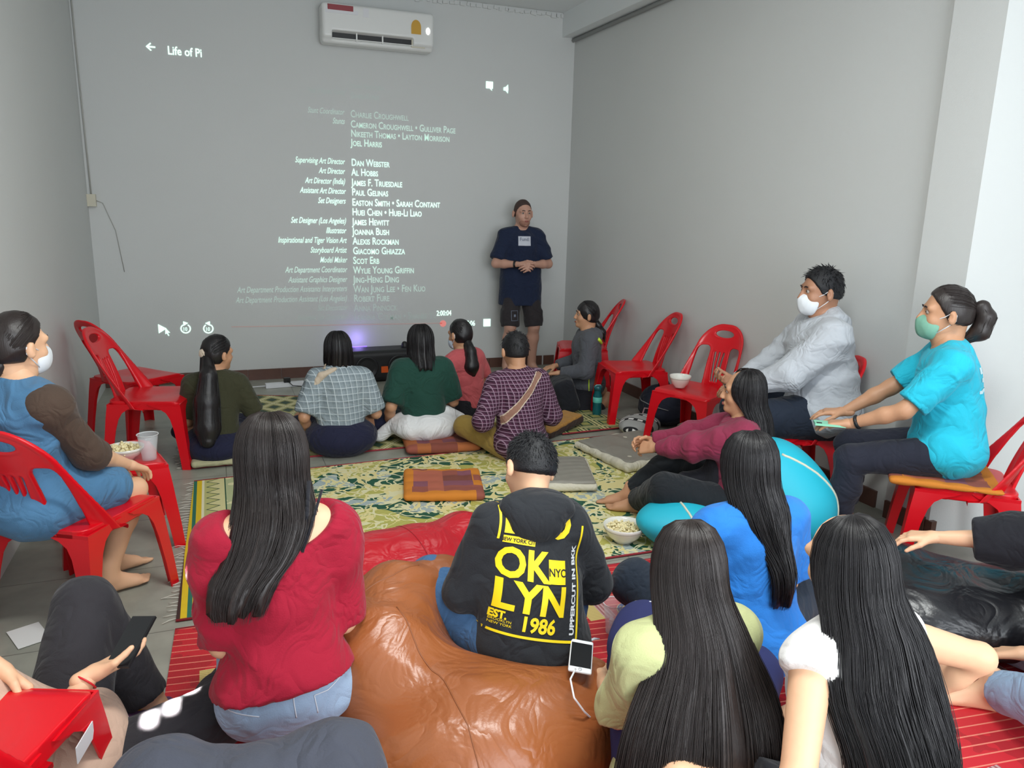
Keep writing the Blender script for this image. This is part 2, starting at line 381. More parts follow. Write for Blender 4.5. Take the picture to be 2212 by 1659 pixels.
def ring(r0, r1, a0, a1, n=20):
    A = [math.radians(a0+(a1-a0)*i/n) for i in range(n+1)]
    return [(r1*math.cos(t), r1*math.sin(t)) for t in A]+[(r0*math.cos(t), r0*math.sin(t)) for t in A[::-1]]
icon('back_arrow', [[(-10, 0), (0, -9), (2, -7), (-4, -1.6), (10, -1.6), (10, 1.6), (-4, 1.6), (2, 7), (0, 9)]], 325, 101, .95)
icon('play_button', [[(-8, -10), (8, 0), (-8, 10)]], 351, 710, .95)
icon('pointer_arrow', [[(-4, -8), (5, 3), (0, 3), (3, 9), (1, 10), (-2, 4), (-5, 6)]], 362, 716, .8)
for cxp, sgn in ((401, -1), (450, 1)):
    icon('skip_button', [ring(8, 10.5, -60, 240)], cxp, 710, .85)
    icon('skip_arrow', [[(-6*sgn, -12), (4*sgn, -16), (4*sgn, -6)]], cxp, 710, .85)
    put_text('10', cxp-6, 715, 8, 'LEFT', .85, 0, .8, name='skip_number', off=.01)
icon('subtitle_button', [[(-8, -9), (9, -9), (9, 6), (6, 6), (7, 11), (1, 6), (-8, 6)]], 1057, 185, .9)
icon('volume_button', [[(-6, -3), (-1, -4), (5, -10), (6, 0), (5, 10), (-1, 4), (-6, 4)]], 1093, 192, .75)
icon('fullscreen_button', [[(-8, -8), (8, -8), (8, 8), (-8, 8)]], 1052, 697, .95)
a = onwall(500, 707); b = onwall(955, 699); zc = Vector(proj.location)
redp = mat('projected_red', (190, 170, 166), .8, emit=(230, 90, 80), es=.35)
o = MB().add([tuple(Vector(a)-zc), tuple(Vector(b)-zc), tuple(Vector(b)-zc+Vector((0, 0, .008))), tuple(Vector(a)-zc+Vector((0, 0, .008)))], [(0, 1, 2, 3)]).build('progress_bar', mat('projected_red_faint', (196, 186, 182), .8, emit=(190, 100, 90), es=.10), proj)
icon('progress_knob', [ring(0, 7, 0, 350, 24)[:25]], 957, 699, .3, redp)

# ---------------------------------------------------------------- red plastic chairs
redpl = mat('red_moulded_plastic', (214, 12, 28), .28, spec=.5, var=.05, vscale=6)
def chair_meshes():
    M = {}
    # backrest: a curved panel with a hand hole, three slots between fanned ribs and two large side openings
    h = .005; u = np.arange(-.25, .2501, h); v = np.arange(-.03, .46, h); t = np.arange(-.02, .0201, h)
    U, V, T = np.meshgrid(u, v, t, indexing='ij')
    hw = .235-.085*np.clip(V/.43, 0, 1)**1.2
    r = .125
    qx = np.abs(U)-(hw-r); qy = V-(.43-r)
    outer = np.where(qy > 0, np.hypot(np.maximum(qx, 0), qy)-r, np.abs(U)-hw); outer = np.where((qy > 0) & (qx < 0), V-.43, outer)
    outer = np.maximum(outer, -.02-V)
    def el(cx, cy, a, b): k = np.hypot((U-cx)/a, (V-cy)/b); return (k-1)*min(a, b)
    hole = el(0, .365, .072, .024)
    for s in (-1, 1):
        cu = s*(.128-.10*(V-.14)*.35)
        big = np.maximum(np.abs(U-cu)-(.042+.0*V), np.abs(V-.135)-.145)
        k = np.hypot(np.maximum(np.abs(U-cu)-.012, 0), np.maximum(np.abs(V-.135)-.115, 0))-.034
        hole = np.minimum(hole, k)
    for s in (-1, 0, 1):
        cu = s*(.018+.10*np.clip(V, 0, 1)**1.15*.85)
        hole = np.minimum(hole, np.hypot(np.maximum(np.abs(U-cu)-.002, 0), np.maximum(np.abs(V-.145)-.095, 0))-.0055)
    rim = np.exp(-((outer+.012)/.012)**2)*.004
    ribs = np.exp(-((hole-.004)/.006)**2)*.003
    d = np.maximum(np.maximum(outer, -hole), np.abs(T)-(.006+rim+ribs))
    P, Q = surface_net(d.astype(np.float32), np.array([-.25, -.03, -.02]), h)
    X = P[:, 0]; Vv = P[:, 1]; Tt = P[:, 2]
    lean = .04*(Vv/.43)+.11*(Vv/.43)**1.6
    vv = np.clip(Vv/.43, 0, 1)
    P2 = np.stack([X*(1-.03*(1-vv)), -.215-lean+Tt+(.11*(1-vv)**1.3+.035)*(np.abs(X)/.22)**2.4, .405+Vv*1.05-.02*(np.abs(X)/.22)**2*(1-vv)], 1)
    M['backrest'] = geo_mesh('backrest', [(P2, Q)])
    # seat: shallow dished board with a rim
    gx = np.arange(-.25, .2501, h); gy = np.arange(-.25, .2701, h); gz = np.arange(.37, .4501, h)
    X, Y, Z = np.meshgrid(gx, gy, gz, indexing='ij')
    hwx = .20+.022*(Y+.22)/.44
    a = np.abs(X)-(hwx-.05); b = np.abs(Y-.005)-(.215-.05)
    o2 = np.hypot(np.maximum(a, 0), np.maximum(b, 0))+np.minimum(np.maximum(a, b), 0)-.05
    top = .432-.012*np.exp(-((X/.14)**2+((Y)/.14)**2)*1.5)-.02*np.clip((Y-.16)/.06, 0, 1)**2
    d = np.maximum(o2, Z-top)
    inner = np.maximum(o2+.007, Z-(top-.007))
    low = (.385+.010*np.cos(X*14))-Z
    d = np.maximum(np.maximum(d, -inner), low)
    M['seat'] = geo_mesh('seat', [surface_net(d.astype(np.float32), np.array([-.25, -.25, .37]), h)])
    # legs: angle-section, flaring into the apron
    for nm, sx, sy in (('a', -1, 1), ('b', 1, 1), ('c', -1, -1), ('d', 1, -1)):
        mb = MB(); L = [(0, .05, 1.0), (.12, .055, .75), (.25, .062, .42), (.32, .074, .25), (.36, .092, .13), (.385, .125, .05), (.40, .17, 0), (.415, .195, 0)]
        th = .006; vs = []
        for z, wd, sp in L:
            ox = sx*(.198+.022*(1 if sy > 0 else .0)+.03*sp); oy = sy*.215+sy*.045*sp+.005
            if sy < 0: ox = sx*(.215+.022*sp)
            wy = wd; wx = min(wd, .19)
            pr = [(0, 0), (-wx, 0), (-wx, -th), (-th*1.4, -th*1.4), (-th, -wy), (0, -wy)]
            for (px, py) in pr: vs.append((ox+sx*px, oy+sy*py, z))
        n = 6; F = [(i*n+k, i*n+(k+1) % n, (i+1)*n+(k+1) % n, (i+1)*n+k) for i in range(len(L)-1) for k in range(n)]
        F += [tuple(range(n)), tuple((len(L)-1)*n+k for k in range(n))]
        if sx*sy > 0: F = [f[::-1] for f in F]
        mb.add(vs, F); M['leg'+nm] = mb.mesh('leg')
    return M
CH = chair_meshes()
for me in CH.values():
    me.materials.append(redpl); me.polygons.foreach_set('use_smooth', [('back' in me.name) or ('seat' in me.name)]*len(me.polygons))
def make_chair():
    r = empty('plastic_chair', (0, 0, 0)); r['category'] = 'chair'; r['group'] = 'red plastic chairs around the mats'
    for k, nm in (('seat', 'seat'), ('backrest', 'backrest'), ('lega', 'leg'), ('legb', 'leg'), ('legc', 'leg'), ('legd', 'leg')):
        o = bpy.data.objects.new(nm, CH[k]); COL.objects.link(o); o.parent = r
    return r
chair0 = make_chair(); _used = [False]
def chair(x, y, face, label, tilt=0, sc=1.0):
    c = chair0 if not _used[0] else copy_tree(chair0); _used[0] = True
    c.location = (x, y, 0); c.rotation_euler = (0, 0, math.atan2(-face[0], face[1])); c.scale = (sc, sc, sc); c['label'] = label; return c
chair(-.57, 3.32, (.5, .85), 'red plastic chair that the girl in the blue pinafore sits on')
chair(-.52, 3.98, (.97, .25), 'red plastic chair holding a popcorn bowl and clear cup')
chair(-.40, 5.27, (.97, -.24), 'red plastic chair in left corner, the nearer of the empty pair')
chair(-.55, 5.92, (.75, .66), 'red plastic chair in left corner, the farther of the empty pair')
chair(3.13, 6.28, (-.93, .36), 'red plastic chair behind the kneeling girl in grey hoodie')
chair(3.10, 5.30, (-.98, .16), 'empty red plastic chair beside the black backpack')
chair(3.12, 4.44, (-.9, -.4), 'red plastic chair with a white bowl, left of the masked man')
chair(3.11, 3.47, (-.93, .37), 'red plastic chair the masked man in grey hoodie sits on')
chair(3.30, 2.50, (-.75, .65), 'red plastic chair under the woman in the turquoise shirt')
chair(-.62, 1.87, (.36, .93), 'red plastic chair cut off at lower left, white label on its leg')

# ---------------------------------------------------------------- people
skinm = mat('skin', (196, 146, 112), .5, sss=.06, var=.06, vscale=14)
skin_light = mat('skin_light', (226, 178, 142), .5, sss=.06, var=.05, vscale=14)
skin_fair = mat('skin_fair', (196, 150, 130), .5, sss=.06, var=.05, vscale=14)
hairm = mat('black_hair', (26, 23, 25), .40, spec=.5, var=.35, vscale=30, stretch=(6, 6, .6), bump=.22, bscale=40)
hair_brown = mat('dark_brown_hair', (40, 32, 30), .40, spec=.5, var=.35, vscale=30, stretch=(6, 6, .6), bump=.22, bscale=40)
hair_short = mat('short_black_hair', (18, 18, 22), .5, spec=.45, bump=.6, bscale=240)
white_mask = mat('white_mask_cloth', (226, 230, 234), .7)
eyem = mat('eye_white', (170, 160, 150), .3); irism = mat('eye_dark', (30, 20, 16), .2); lipm = mat('lips', (150, 84, 76), .5)
def ik(a, t, l1, l2, pole):
    v = t-a; L = np.linalg.norm(v); n = v/(L+1e-9); L = min(L, (l1+l2)*.998); L = max(L, abs(l1-l2)+.01)
    x = (l1*l1-l2*l2+L*L)/(2*L); hh = math.sqrt(max(l1*l1-x*x, 0)); p = pole-n*(pole@n); p = unit(p)
    return a+n*x+p*hh, a+n*L
def hand_geo(wrist, fdir, pdir, S=1.0, side=1, curl=.5, h=.0042):
    # wrist point, finger direction, direction the palm faces; side +1 = right hand
    f = unit(fdir); p = unit(pdir-f*(pdir@f)); sd = np.cross(f, p)*side          # towards the thumb
    s = S; P = [cone(wrist-f*.03*s, wrist+f*.012*s, .023*s, .024*s, k=.012)]
    for i, q in enumerate((.030, .010, -.011, -.030)):
        P.append(cone(wrist+f*.012*s+sd*q*.5*s, wrist+f*(.088-.004*abs(i-1))*s+sd*q*s, .0155*s, .0125*s, k=.012))
    for i, (q, L) in enumerate(((.033, .070), (.0115, .078), (-.0105, .073), (-.032, .058))):
        b = wrist+f*(.088-.004*abs(i-1))*s+sd*q*s; d0 = unit(f+sd*(q*2.2)); c = curl*(1+.08*i); L *= s
        a1, a2, a3 = c*.55, c*1.35, c*1.9
        d1 = d0*math.cos(a1)+p*math.sin(a1); d2 = d0*math.cos(a2)+p*math.sin(a2); d3 = d0*math.cos(a3)+p*math.sin(a3)
        p1 = b+d1*L*.45; p2 = p1+d2*L*.31; p3 = p2+d3*L*.22
        P += [cone(b, p1, .0092*s, .0084*s, k=.004), cone(p1, p2, .0084*s, .0076*s, k=.003), cone(p2, p3, .0076*s, .0064*s, k=.003)]
    b = wrist+f*.025*s+sd*.022*s+p*.004*s; d = unit(f*.75+sd*.8+p*.35); m = b+d*.040*s; d2 = unit(f+sd*.25+p*(.25+curl*.3)); m2 = m+d2*.032*s; m3 = m2+unit(d2+p*.3*curl)*.022*s
    P += [cone(b, m, .015*s, .0108*s, k=.012), cone(m, m2, .0105*s, .0092*s, k=.004), cone(m2, m3, .0092*s, .0075*s, k=.003)]
    return sdf_geo(P, h, sm=1)
def foot_prims(ank, d, S, up=V3(0, 0, 1), side=1):
    d = unit(d); u = unit(up-d*(up@d)); r = np.cross(d, u)*side; s = S
    heel = ank-d*.035*s-u*.045*s; ball = ank+d*.125*s-u*.055*s
    P = [cone(ank+u*.05*s, ank, .034*s, .036*s, k=.03), cone(ank, heel, .034*s, .028*s, k=.02), cone(ank-u*.01*s+d*.02*s, ball, .034*s, .022*s, k=.02), cone(heel+d*.02*s, ball-r*.02*s, .026*s, .02*s, k=.02), cone(heel+d*.03*s, ball+r*.022*s, .024*s, .018*s, k=.02)]
    for i, q in enumerate((-.030, -.012, .003, .017, .030)):
        L = (.062, .058, .052, .044, .036)[i]; rr = (.0125, .0092, .0088, .0084, .0078)[i]*s
        a = ball+r*q*s+d*.0*s-u*.006*s; P.append(cone(a, a+d*L*s-u*.004*s, rr, rr, k=.004))
    return P
class Person: pass
def human(label, loc, rz, S=1.0, pel=.11, lean=5, side=0, twist=0, bend=.5, head=(0, 0, 0), lh=None, rh=None, lpole=(-1, -.6, -.2), rpole=(1, -.6, -.2),
          lf=None, rf=None, lkp=(-.6, .6, .6), rkp=(.6, .6, .6), lfd=(0, 1, 0), rfd=(0, 1, 0), skin=None, W=1.0, hands=(True, True), lhd=None, rhd=None, curl=(.5, .5),
          h=.012, head_h=.0065, face=False, body_cut=None, SW=.160, feet=True, ears=True):
    q = Person(); q.S = S; s = S
    root = empty('person', (loc[0], loc[1], 0), rz); tag(root, label, 'person'); q.root = root
    q.P = P = V3(0, 0, pel)
    R1 = rzm(D(twist*.3))@rx(-D(lean*bend))@ry(D(side*bend)); R2 = rzm(D(twist))@rx(-D(lean))@ry(D(side)); q.R1 = R1; q.R2 = R2
    q.waist = wst = P+R1@V3(0, 0, .17*s); q.neck = nk = wst+R2@V3(0, 0, .30*s); q.chest = ch = wst+R2@V3(0, .01, .16*s)
    q.ls = nk+R2@V3(-SW*s, 0, -.056*s); q.rs = nk+R2@V3(SW*s, 0, -.056*s)
    Rh = rzm(D(head[0]))@rx(-D(head[1]))@ry(D(head[2])); q.Rh = Rh
    hc = nk+R2@V3(0, .0, .045*s)+Rh@V3(0, .022*s, .115*s); q.hc = hc
    q.lhip = P+R1@V3(-.085*s, .0, -.02*s); q.rhip = P+R1@V3(.085*s, .0, -.02*s)
    up, fo, th, shn = .275*s, .245*s, .41*s, .40*s
    lh = V3(*lh) if lh is not None else q.ls+V3(-.08, .1, -.5)*s; rh = V3(*rh) if rh is not None else q.rs+V3(.08, .1, -.5)*s
    q.le, q.lw = ik(q.ls, lh, up, fo, V3(*lpole)); q.re, q.rw = ik(q.rs, rh, up, fo, V3(*rpole))
    lf = V3(*lf) if lf is not None else V3(-.1, .3, .08); rf = V3(*rf) if rf is not None else V3(.1, .3, .08)
    q.lk, q.la = ik(q.lhip, lf, th, shn, V3(*lkp)); q.rk, q.ra = ik(q.rhip, rf, th, shn, V3(*rkp))
    w_ = W
    B = [ell(P, (.150*s*w_, .115*s*w_, .105*s), R1, k=.05), ell(wst, (.125*s*w_, .095*s*w_, .12*s), R1, k=.07), ell(ch, (.145*s*w_, .105*s*w_, .15*s), R2, k=.07),
         cone(q.ls+R2@V3(.045*s, 0, .0), q.rs+R2@V3(-.045*s, 0, 0), .056*s, .056*s, k=.06), cone(nk-R2@V3(0, -.0, .03*s), hc-Rh@V3(0, .018*s, .05*s), .054*s, .050*s, k=.035)]
    for a in (q.ls, q.rs): B.append(cone(nk+R2@V3(0, -.01*s, .01*s), a+(nk-a)*.15, .045*s, .048*s, k=.05))
    for (a, b, c) in ((q.ls, q.le, q.lw), (q.rs, q.re, q.rw)):
        B += [cone(a, b, .050*s*w_, .038*s*w_, k=.03), cone(b, b+(c-b)*.35, .038*s*w_, .037*s*w_, k=.02), cone(b+(c-b)*.35, c, .037*s*w_, .024*s, k=.02)]
    for (a, b, c) in ((q.lhip, q.lk, q.la), (q.rhip, q.rk, q.ra)):
        n = unit(b-(a+c)/2); back = -n
        B += [cone(a, b, .082*s*w_, .054*s*w_, k=.04), cone(b, b+(c-b)*.3+back*.012*s, .052*s, .052*s*w_, k=.02), cone(b+(c-b)*.3+back*.012*s, c, .052*s*w_, .034*s, k=.03)]
    if feet: B += foot_prims(q.la, V3(*lfd), s, side=-1)+foot_prims(q.ra, V3(*rfd), s)
    q.B = B; geos = [sdf_geo(B, h, sm=1)]
    # head
    def HP(x, y, z): return hc+Rh@(V3(x, y, z)*s)
    q.HP = HP
    Hd = [ell(HP(0, -.012, .02), (.077*s, .094*s, .094*s), Rh, k=.03), ell(HP(0, .030, -.045), (.058*s, .058*s, .072*s), Rh, k=.03), ell(HP(0, .072, -.098), (.024*s, .020*s, .018*s), Rh, k=.03),
          cone(HP(0, .086, .012), HP(0, .106, -.032), .007*s, .0115*s, k=.012), ell(HP(-.012, .098, -.036), .008*s, k=.008), ell(HP(.012, .098, -.036), .008*s, k=.008),
          cone(HP(-.045, .070, .022), HP(.045, .070, .022), .014*s, .014*s, k=.02), ell(HP(-.040, .055, -.035), (.022*s,)*3, k=.02), ell(HP(.040, .055, -.035), (.022*s,)*3, k=.02),
          ell(HP(-.030, .092, .004), .014*s, k=.012, neg=True), ell(HP(.030, .092, .004), .014*s, k=.012, neg=True),
          ell(HP(0, .086, -.066), (.024*s, .012*s, .009*s), Rh, k=.008), cone(HP(0, -.045, -.03), nk+R2@V3(0, -.01, .02)*s, .052*s, .052*s, k=.03), cone(HP(0, .015, -.06), nk+R2@V3(0, .012, .0)*s, .042*s, .05*s, k=.03)]
    for sg in ((-1, 1) if ears else ()):
        Re = Rh@rzm(D(-sg*22))
        Hd += [ell(HP(sg*.092, -.014, -.012), (.012*s, .020*s, .034*s), Re, k=.006), ell(HP(sg*.102, -.002, -.008), (.006*s, .009*s, .018*s), Re, k=.005, neg=True)]
    geos.append(sdf_geo(Hd, head_h, sm=1))
    q.hand = []
    for i, (on, e, wv, hd, sd) in enumerate(((hands[0], q.le, q.lw, lhd, -1), (hands[1], q.re, q.rw, rhd, 1))):
        if on:
            fd = unit(V3(*hd[0])) if hd else unit(wv-e); pdv = V3(*hd[1]) if hd else V3(0, 0, -1.0)
            geos.append(hand_geo(wv, fd, pdv, s, sd, curl[i])); q.hand.append((wv, fd, pdv))
    q.skin = skin or skinm
    q.body = link('body', geo_mesh('body', geos), q.skin, root)
    if face:
        for sg in (-1, 1):
            mb = MB(); mb.lathe([(0, -1)]+[(math.sin(t), -math.cos(t)) for t in np.linspace(.3, PI-.3, 7)]+[(0, 1)], 12)
            e = e0 = mb.build('eye', eyem, root, True); e.location = HP(sg*.030, .073, .004); e.scale = (.0115*s,)*3
            e = MB().lathe([(0, -1)]+[(math.sin(t), -math.cos(t)) for t in np.linspace(.3, PI-.3, 5)]+[(0, 1)], 10).build('pupil', irism, e0, True); e.location = (0, .62, 0); e.scale = (.55,)*3
            MB().tube([HP(sg*.014, .090, .024), HP(sg*.03, .090, .029), HP(sg*.05, .078, .023)], [.003*s, .0035*s, .002*s], 6).build('eyebrow', hairm, root, True)
        sdf('lips', [ell(HP(0, .097, -.064), (.021*s, .006*s, .004*s), Rh, k=.004), ell(HP(0, .096, -.071), (.018*s, .007*s, .0045*s), Rh, k=.003)], lipm, root, h=.003)
    return q
def lerp(a, b, t): return a+(b-a)*t
def shirt(q, m, e=.014, sleeve=.55, se=.018, hem=-.10, seed=1, amp=.004, name='shirt', h=.010, hemflare=.0, fullcuff=False, extra=(), neckcut=True, W=1.0, fr=18, hemn=None, sleeve_r=1.0, sm=1):
    s = q.S; R1, R2 = q.R1, q.R2
    B = [ell(q.P+R1@V3(0, 0, .0), ((.150*W+hemflare)*s+e, (.115*W+hemflare)*s+e, .13*s+e), R1, k=.05), ell(q.waist, (.130*W*s+e, .100*W*s+e, .12*s+e), R1, k=.08), ell(q.chest, (.148*W*s+e, .108*W*s+e, .15*s+e), R2, k=.07),
         cone(q.ls+R2@V3(.045*s, 0, 0), q.rs+R2@V3(-.045*s, 0, 0), .056*s+e, .056*s+e, k=.06)]
    for a in (q.ls, q.rs): B.append(cone(q.neck+R2@V3(0, -.015*s, -.005*s), a+(q.neck-a)*.15, .045*s+e*.7, .048*s+e, k=.05))
    for (a, b, c) in ((q.ls, q.le, q.lw), (q.rs, q.re, q.rw)):
        if sleeve <= 1:
            t = lerp(a, b, sleeve); B.append(cone(a, t+(b-a)*.2, .052*s*W+se, (.052-.012*sleeve)*s*W+se*1.15*sleeve_r, k=.03, cut=(t, b-a)))
        else:
            t = lerp(b, c, sleeve-1); B += [cone(a, b, .052*s*W+se, .042*s*W+se, k=.03), cone(b, t+(c-b)*.12, .042*s*W+se, .028*s+se*(.5 if fullcuff else .9), k=.03, cut=(t, c-b))]
            if fullcuff: B.append(cone(t-(c-b)*.12, t+(c-b)*.12, .026*s+.008, .026*s+.006, k=.01, cut=(t, c-b)))
    B += list(extra)
    cuts = [(q.P+R1@V3(0, 0, hem*s), hemn if hemn is not None else R1@V3(0, 0, -1))] if hem is not None else []
    if neckcut:
        B.append(cone(q.neck+R2@V3(0, .015, .03)*s, q.neck+R2@V3(0, .03, .2)*s, .058*s, .09*s, k=.006, neg=True))
    q.shirt_geo = sdf_geo(B, h, cuts, folds(amp*2.2, fr*1.15, seed) if amp else None, sm)
    o = link(name, geo_mesh(name, [q.shirt_geo]), m, q.root); q.shirt = o
    return o
def pants(q, m, e=.012, upto=1.9, seed=2, amp=.004, name='trousers', h=.011, flare=0.0, W=1.0, extra=(), cuts=()):
    s = q.S; B = [ell(q.P, (.150*s*W+e, .115*s*W+e, .105*s+e), q.R1, k=.05), ell(q.P+q.R1@V3(0, 0, .08*s), (.132*s*W+e, .10*s*W+e, .07*s), q.R1, k=.05)]
    for (a, b, c) in ((q.lhip, q.lk, q.la), (q.rhip, q.rk, q.ra)):
        if upto <= 1:
            t = lerp(a, b, upto); B.append(cone(a, t+(b-a)*.1, .085*s*W+e, (.085-.028*upto)*s*W+e+flare, k=.04, cut=(t, b-a)))
        else:
            t = lerp(b, c, upto-1); n = unit(b-(a+c)/2)
            B += [cone(a, b, .085*s*W+e, .057*s*W+e, k=.04), cone(b, b+(c-b)*.35-n*.01*s, .056*s+e, .055*s+e, k=.02), cone(b+(c-b)*.35-n*.01*s, t+(c-b)*.1, .055*s+e, .036*s+e+flare, k=.03, cut=(t, c-b))]
    B += list(extra)
    o = link(name, geo_mesh(name, [sdf_geo(B, h, cuts, folds(amp*2, 19, seed), 1)]), m, q.root); return o
def comb_strands(q, mb, e, base, rg, n=150, rr=.0013):
    """strands drawn back over the skull from the hairline to a gathered point (head coordinates)."""
    s = q.S; b = V3(*base)
    def surf(d, k=0):
        d = unit(d); R = V3(.078+e/s*.9+k, .094+e/s*.9+k, .096+e/s*.9+k); return V3(0, -.015, .022)+d*R
    db = unit((b-V3(0, -.015, .022))/V3(.09, .106, .108))
    for i in range(n):
        t = rg.uniform(-1.25, 1.25); z = math.cos(t)*.92; x = math.sin(t); d0 = unit(V3(x, .48-.30*abs(x)+rg.uniform(-.5, 0)*abs(t)*.6, z*.85+rg.uniform(-.12, .03)))
        if rg.rand() < .2: d0 = unit(V3(x, -.15, -.45))
        kk = rg.uniform(-.0005, .0025); P_ = [q.HP(*surf(d0*(1-u)+db*u, kk)) for u in np.linspace(0, 1, 9)]
        mb.tube(P_, [rr*.5]+[rr]*7+[rr*.7], 3, False)
def haircap(q, m=None, e=.012, spikes=0, seed=0, low=-.055, front=.030, name='hair', slen=.02, rr=.0012, frontz=.06, nape=.0, brushed=None):
    # skull cap; open over the face, down to the nape behind
    s = q.S; HP, Rh = q.HP, q.Rh
    P = [ell(HP(0, -.015, .022), (.0745*s+e, .094*s+e, .096*s+e), Rh, k=.02, cut=[(HP(0, front+.004, frontz-.012), Rh@V3(0, .84, -.54)), (HP(0, -.02, low), Rh@V3(0, .35, -1))]),
         ell(HP(0, -.045, -.02), (.062*s+e*.6, .058*s+e*.6, .07*s), Rh, k=.03, cut=[(HP(0, -.02, low+.01), Rh@V3(0, .75, -.6)), (HP(0, -.03, low-nape), Rh@V3(0, .1, -1))])]
    g = [sdf_geo(P, .006, disp=folds(.003, 60, seed), sm=1)]
    rg = np.random.RandomState(seed+5); mb = MB()
    if brushed is not None: comb_strands(q, mb, e, brushed, rg)
    for i in range(spikes):
        d = unit(rg.normal(size=3)); 
        if d[1] > .35 and d[2] < .55: continue
        if d[2] < -.45: continue
        if .022+d[2]*.1-.6*max(0, d[1]*.1+.03) < low+.03 and d[1] > -.55: continue
        p = V3(d[0]*(.0745+e/s*.9), d[1]*(.094+e/s*.9)-.015, d[2]*(.096+e/s*.9)+.022)
        dn_ = V3(0, 0, -1)+d*d[2]; t = unit(d*.35+dn_*.8+V3(rg.normal()*.22, .45*max(0, d[2])+rg.normal()*.18, rg.normal()*.15)); a = HP(*p); b = a+Rh@(t*slen*s*(.6+rg.rand()*.8))
        mb.tube([a-(b-a)*.3, lerp(a, b, .5)+Rh@(d*.001), b], [rr*1.6, rr*1.3, rr*.3], 3, False)
    if mb.v: g.append((np.array(mb.v), np.array([f if len(f) == 4 else f+(f[0],) for f in mb.f])))
    return link(name, geo_mesh(name, g), m or hair_short, q.root)
def hair_long(q, st, m=None, n=340, seed=0, span=(-20, 200), name='hair', rr=.0012, flat=.0, endvar=.12, part=0.0, tip=.5, solid=True, jit=.004, clump=9, crown=(0, -.03, .118), e=.016):
    """long hair: st = stations (x, y, z, half width, depth back, depth front) in person space, from the temples down; strands start at the crown."""
    s = q.S; HP, Rh = q.HP, q.Rh; rg = np.random.RandomState(seed)
    cr = HP(part, crown[1], crown[2]+.002)
    # path of a strand at angle a (0 = right, 90 = back)
    def path(a, k=0.0, mm=12):
        ca, sa = math.cos(a), math.sin(a); pts = []
        for t in np.linspace(0, 1, 7)[1:]:                         # over the skull
            th = t*PI/2
            dx, dy = ca, -sa
            p = V3((.078+e+k)*math.sin(th)*dx, -.015+(.094+e+k)*math.sin(th)*dy, .022+(.096+e+k)*math.cos(th)*(1-.0*t))
            p0 = V3(part*(1-t), (crown[1]+.015)*(1-t)**1.5, 0); pts.append(HP(*(p+p0)))
        top = HP(*V3((.078+e+k)*ca, -.015-(.094+e+k)*sa, -.02))
        pts.append(top)
        for (x, y, z, wd, db, df) in st:
            dd = db if sa > 0 else df
            pts.append(V3(x+(wd+k)*ca, y-(dd+k)*sa, z))
        return pts
    def smooth(pts, nn):
        pts = np.array(pts); L = np.r_[0, np.cumsum(np.linalg.norm(np.diff(pts, axis=0), axis=1))]; L /= L[-1]
        m_ = np.linspace(0, 1, nn); out = np.stack([np.interp(m_, L, pts[:, i]) for i in range(3)], 1)
        for _ in range(2): out[1:-1] = .25*out[:-2]+.5*out[1:-1]+.25*out[2:]
        return out
    geos = []; NN = 22
    if solid:
        A = np.linspace(D(span[0]), D(span[1]), 30)
        g = np.array([smooth([cr]+path(a), NN)[:NN-1] for a in A])
        mb = MB(); na = len(A); V = g.reshape(-1, 3); nn = NN-1
        # ripple into locks lower down
        t = np.linspace(0, 1, nn)[None, :, None]
        cen = g.mean(0, keepdims=True); ph = rg.uniform(0, 6)
        rip = (.012*np.sin(A*clump+ph)[:, None, None]+.006*np.sin(A*clump*2.3+ph)[:, None, None]+.004*np.sin(A*clump*5.1+ph*2)[:, None, None])*np.clip(t*1.6-.35, 0, 1)
        off = g-cen; off[..., 2] = 0; off /= np.linalg.norm(off, axis=2, keepdims=True)+1e-6; g = g+off*rip; V = g.reshape(-1, 3)
        for i in range(na):                                        # uneven ends
            L = 1-.5*endvar*(.5+.5*math.sin(A[i]*clump*1.7+ph))*rg.uniform(.5, 1); src = np.linspace(0, 1, nn); g[i] = np.stack([np.interp(src*L, src, g[i][:, k]) for k in range(3)], 1)
        V = g.reshape(-1, 3)
        inn = (g-off*.02*np.clip(t*3, 0.15, 1)).reshape(-1, 3)
        N0 = na*nn; F = []
        for i in range(na-1):
            for j in range(nn-1):
                a0 = i*nn+j; F.append((a0, a0+nn, a0+nn+1, a0+1)); F.append((N0+a0, N0+a0+1, N0+a0+nn+1, N0+a0+nn))
            j = nn-1; a0 = i*nn+j; F.append((a0, a0+nn, N0+a0+nn, N0+a0))
        for i in (0, na-1):
            for j in range(nn-1):
                a0 = i*nn+j; F.append((a0, a0+1, N0+a0+1, N0+a0) if i == 0 else (a0, N0+a0, N0+a0+1, a0+1))
        geos.append((np.concatenate([V, inn]), np.array(F)))
    mb = MB()
    for i in range(n):
        a = D(span[0]+(span[1]-span[0])*rg.rand()); base = smooth([cr]+path(a, .002+rg.rand()*jit), NN)
        L = 1-endvar*rg.rand()**1.5; mN = max(6, int(NN*L)); pts = base[:mN].copy(); t = np.linspace(0, 1, mN)
        cen = clump/PI; ac = round(a*cen)/cen; tgt = smooth([cr]+path(ac, .004), NN)[:mN]; w_ = (np.clip(t-.45, 0, 1)*1.2)*tip*rg.rand()
        pts = pts*(1-w_[:, None])+tgt*w_[:, None]
        pts += (np.sin(t*rg.uniform(3, 7)+rg.uniform(0, 6))*t**1.5)[:, None]*rg.normal(size=3)*jit*1.6*V3(1, 1, .2)
        r_ = rr*(.7+.6*rg.rand())*np.clip(np.minimum(t*8+.4, (1-t)*5+.15), 0, 1); mb.tube(pts, r_, 3, False)
    if n: geos.append((np.array(mb.v), np.array(mb.f)))
    return link(name, geo_mesh(name, geos), m or hairm, q.root)
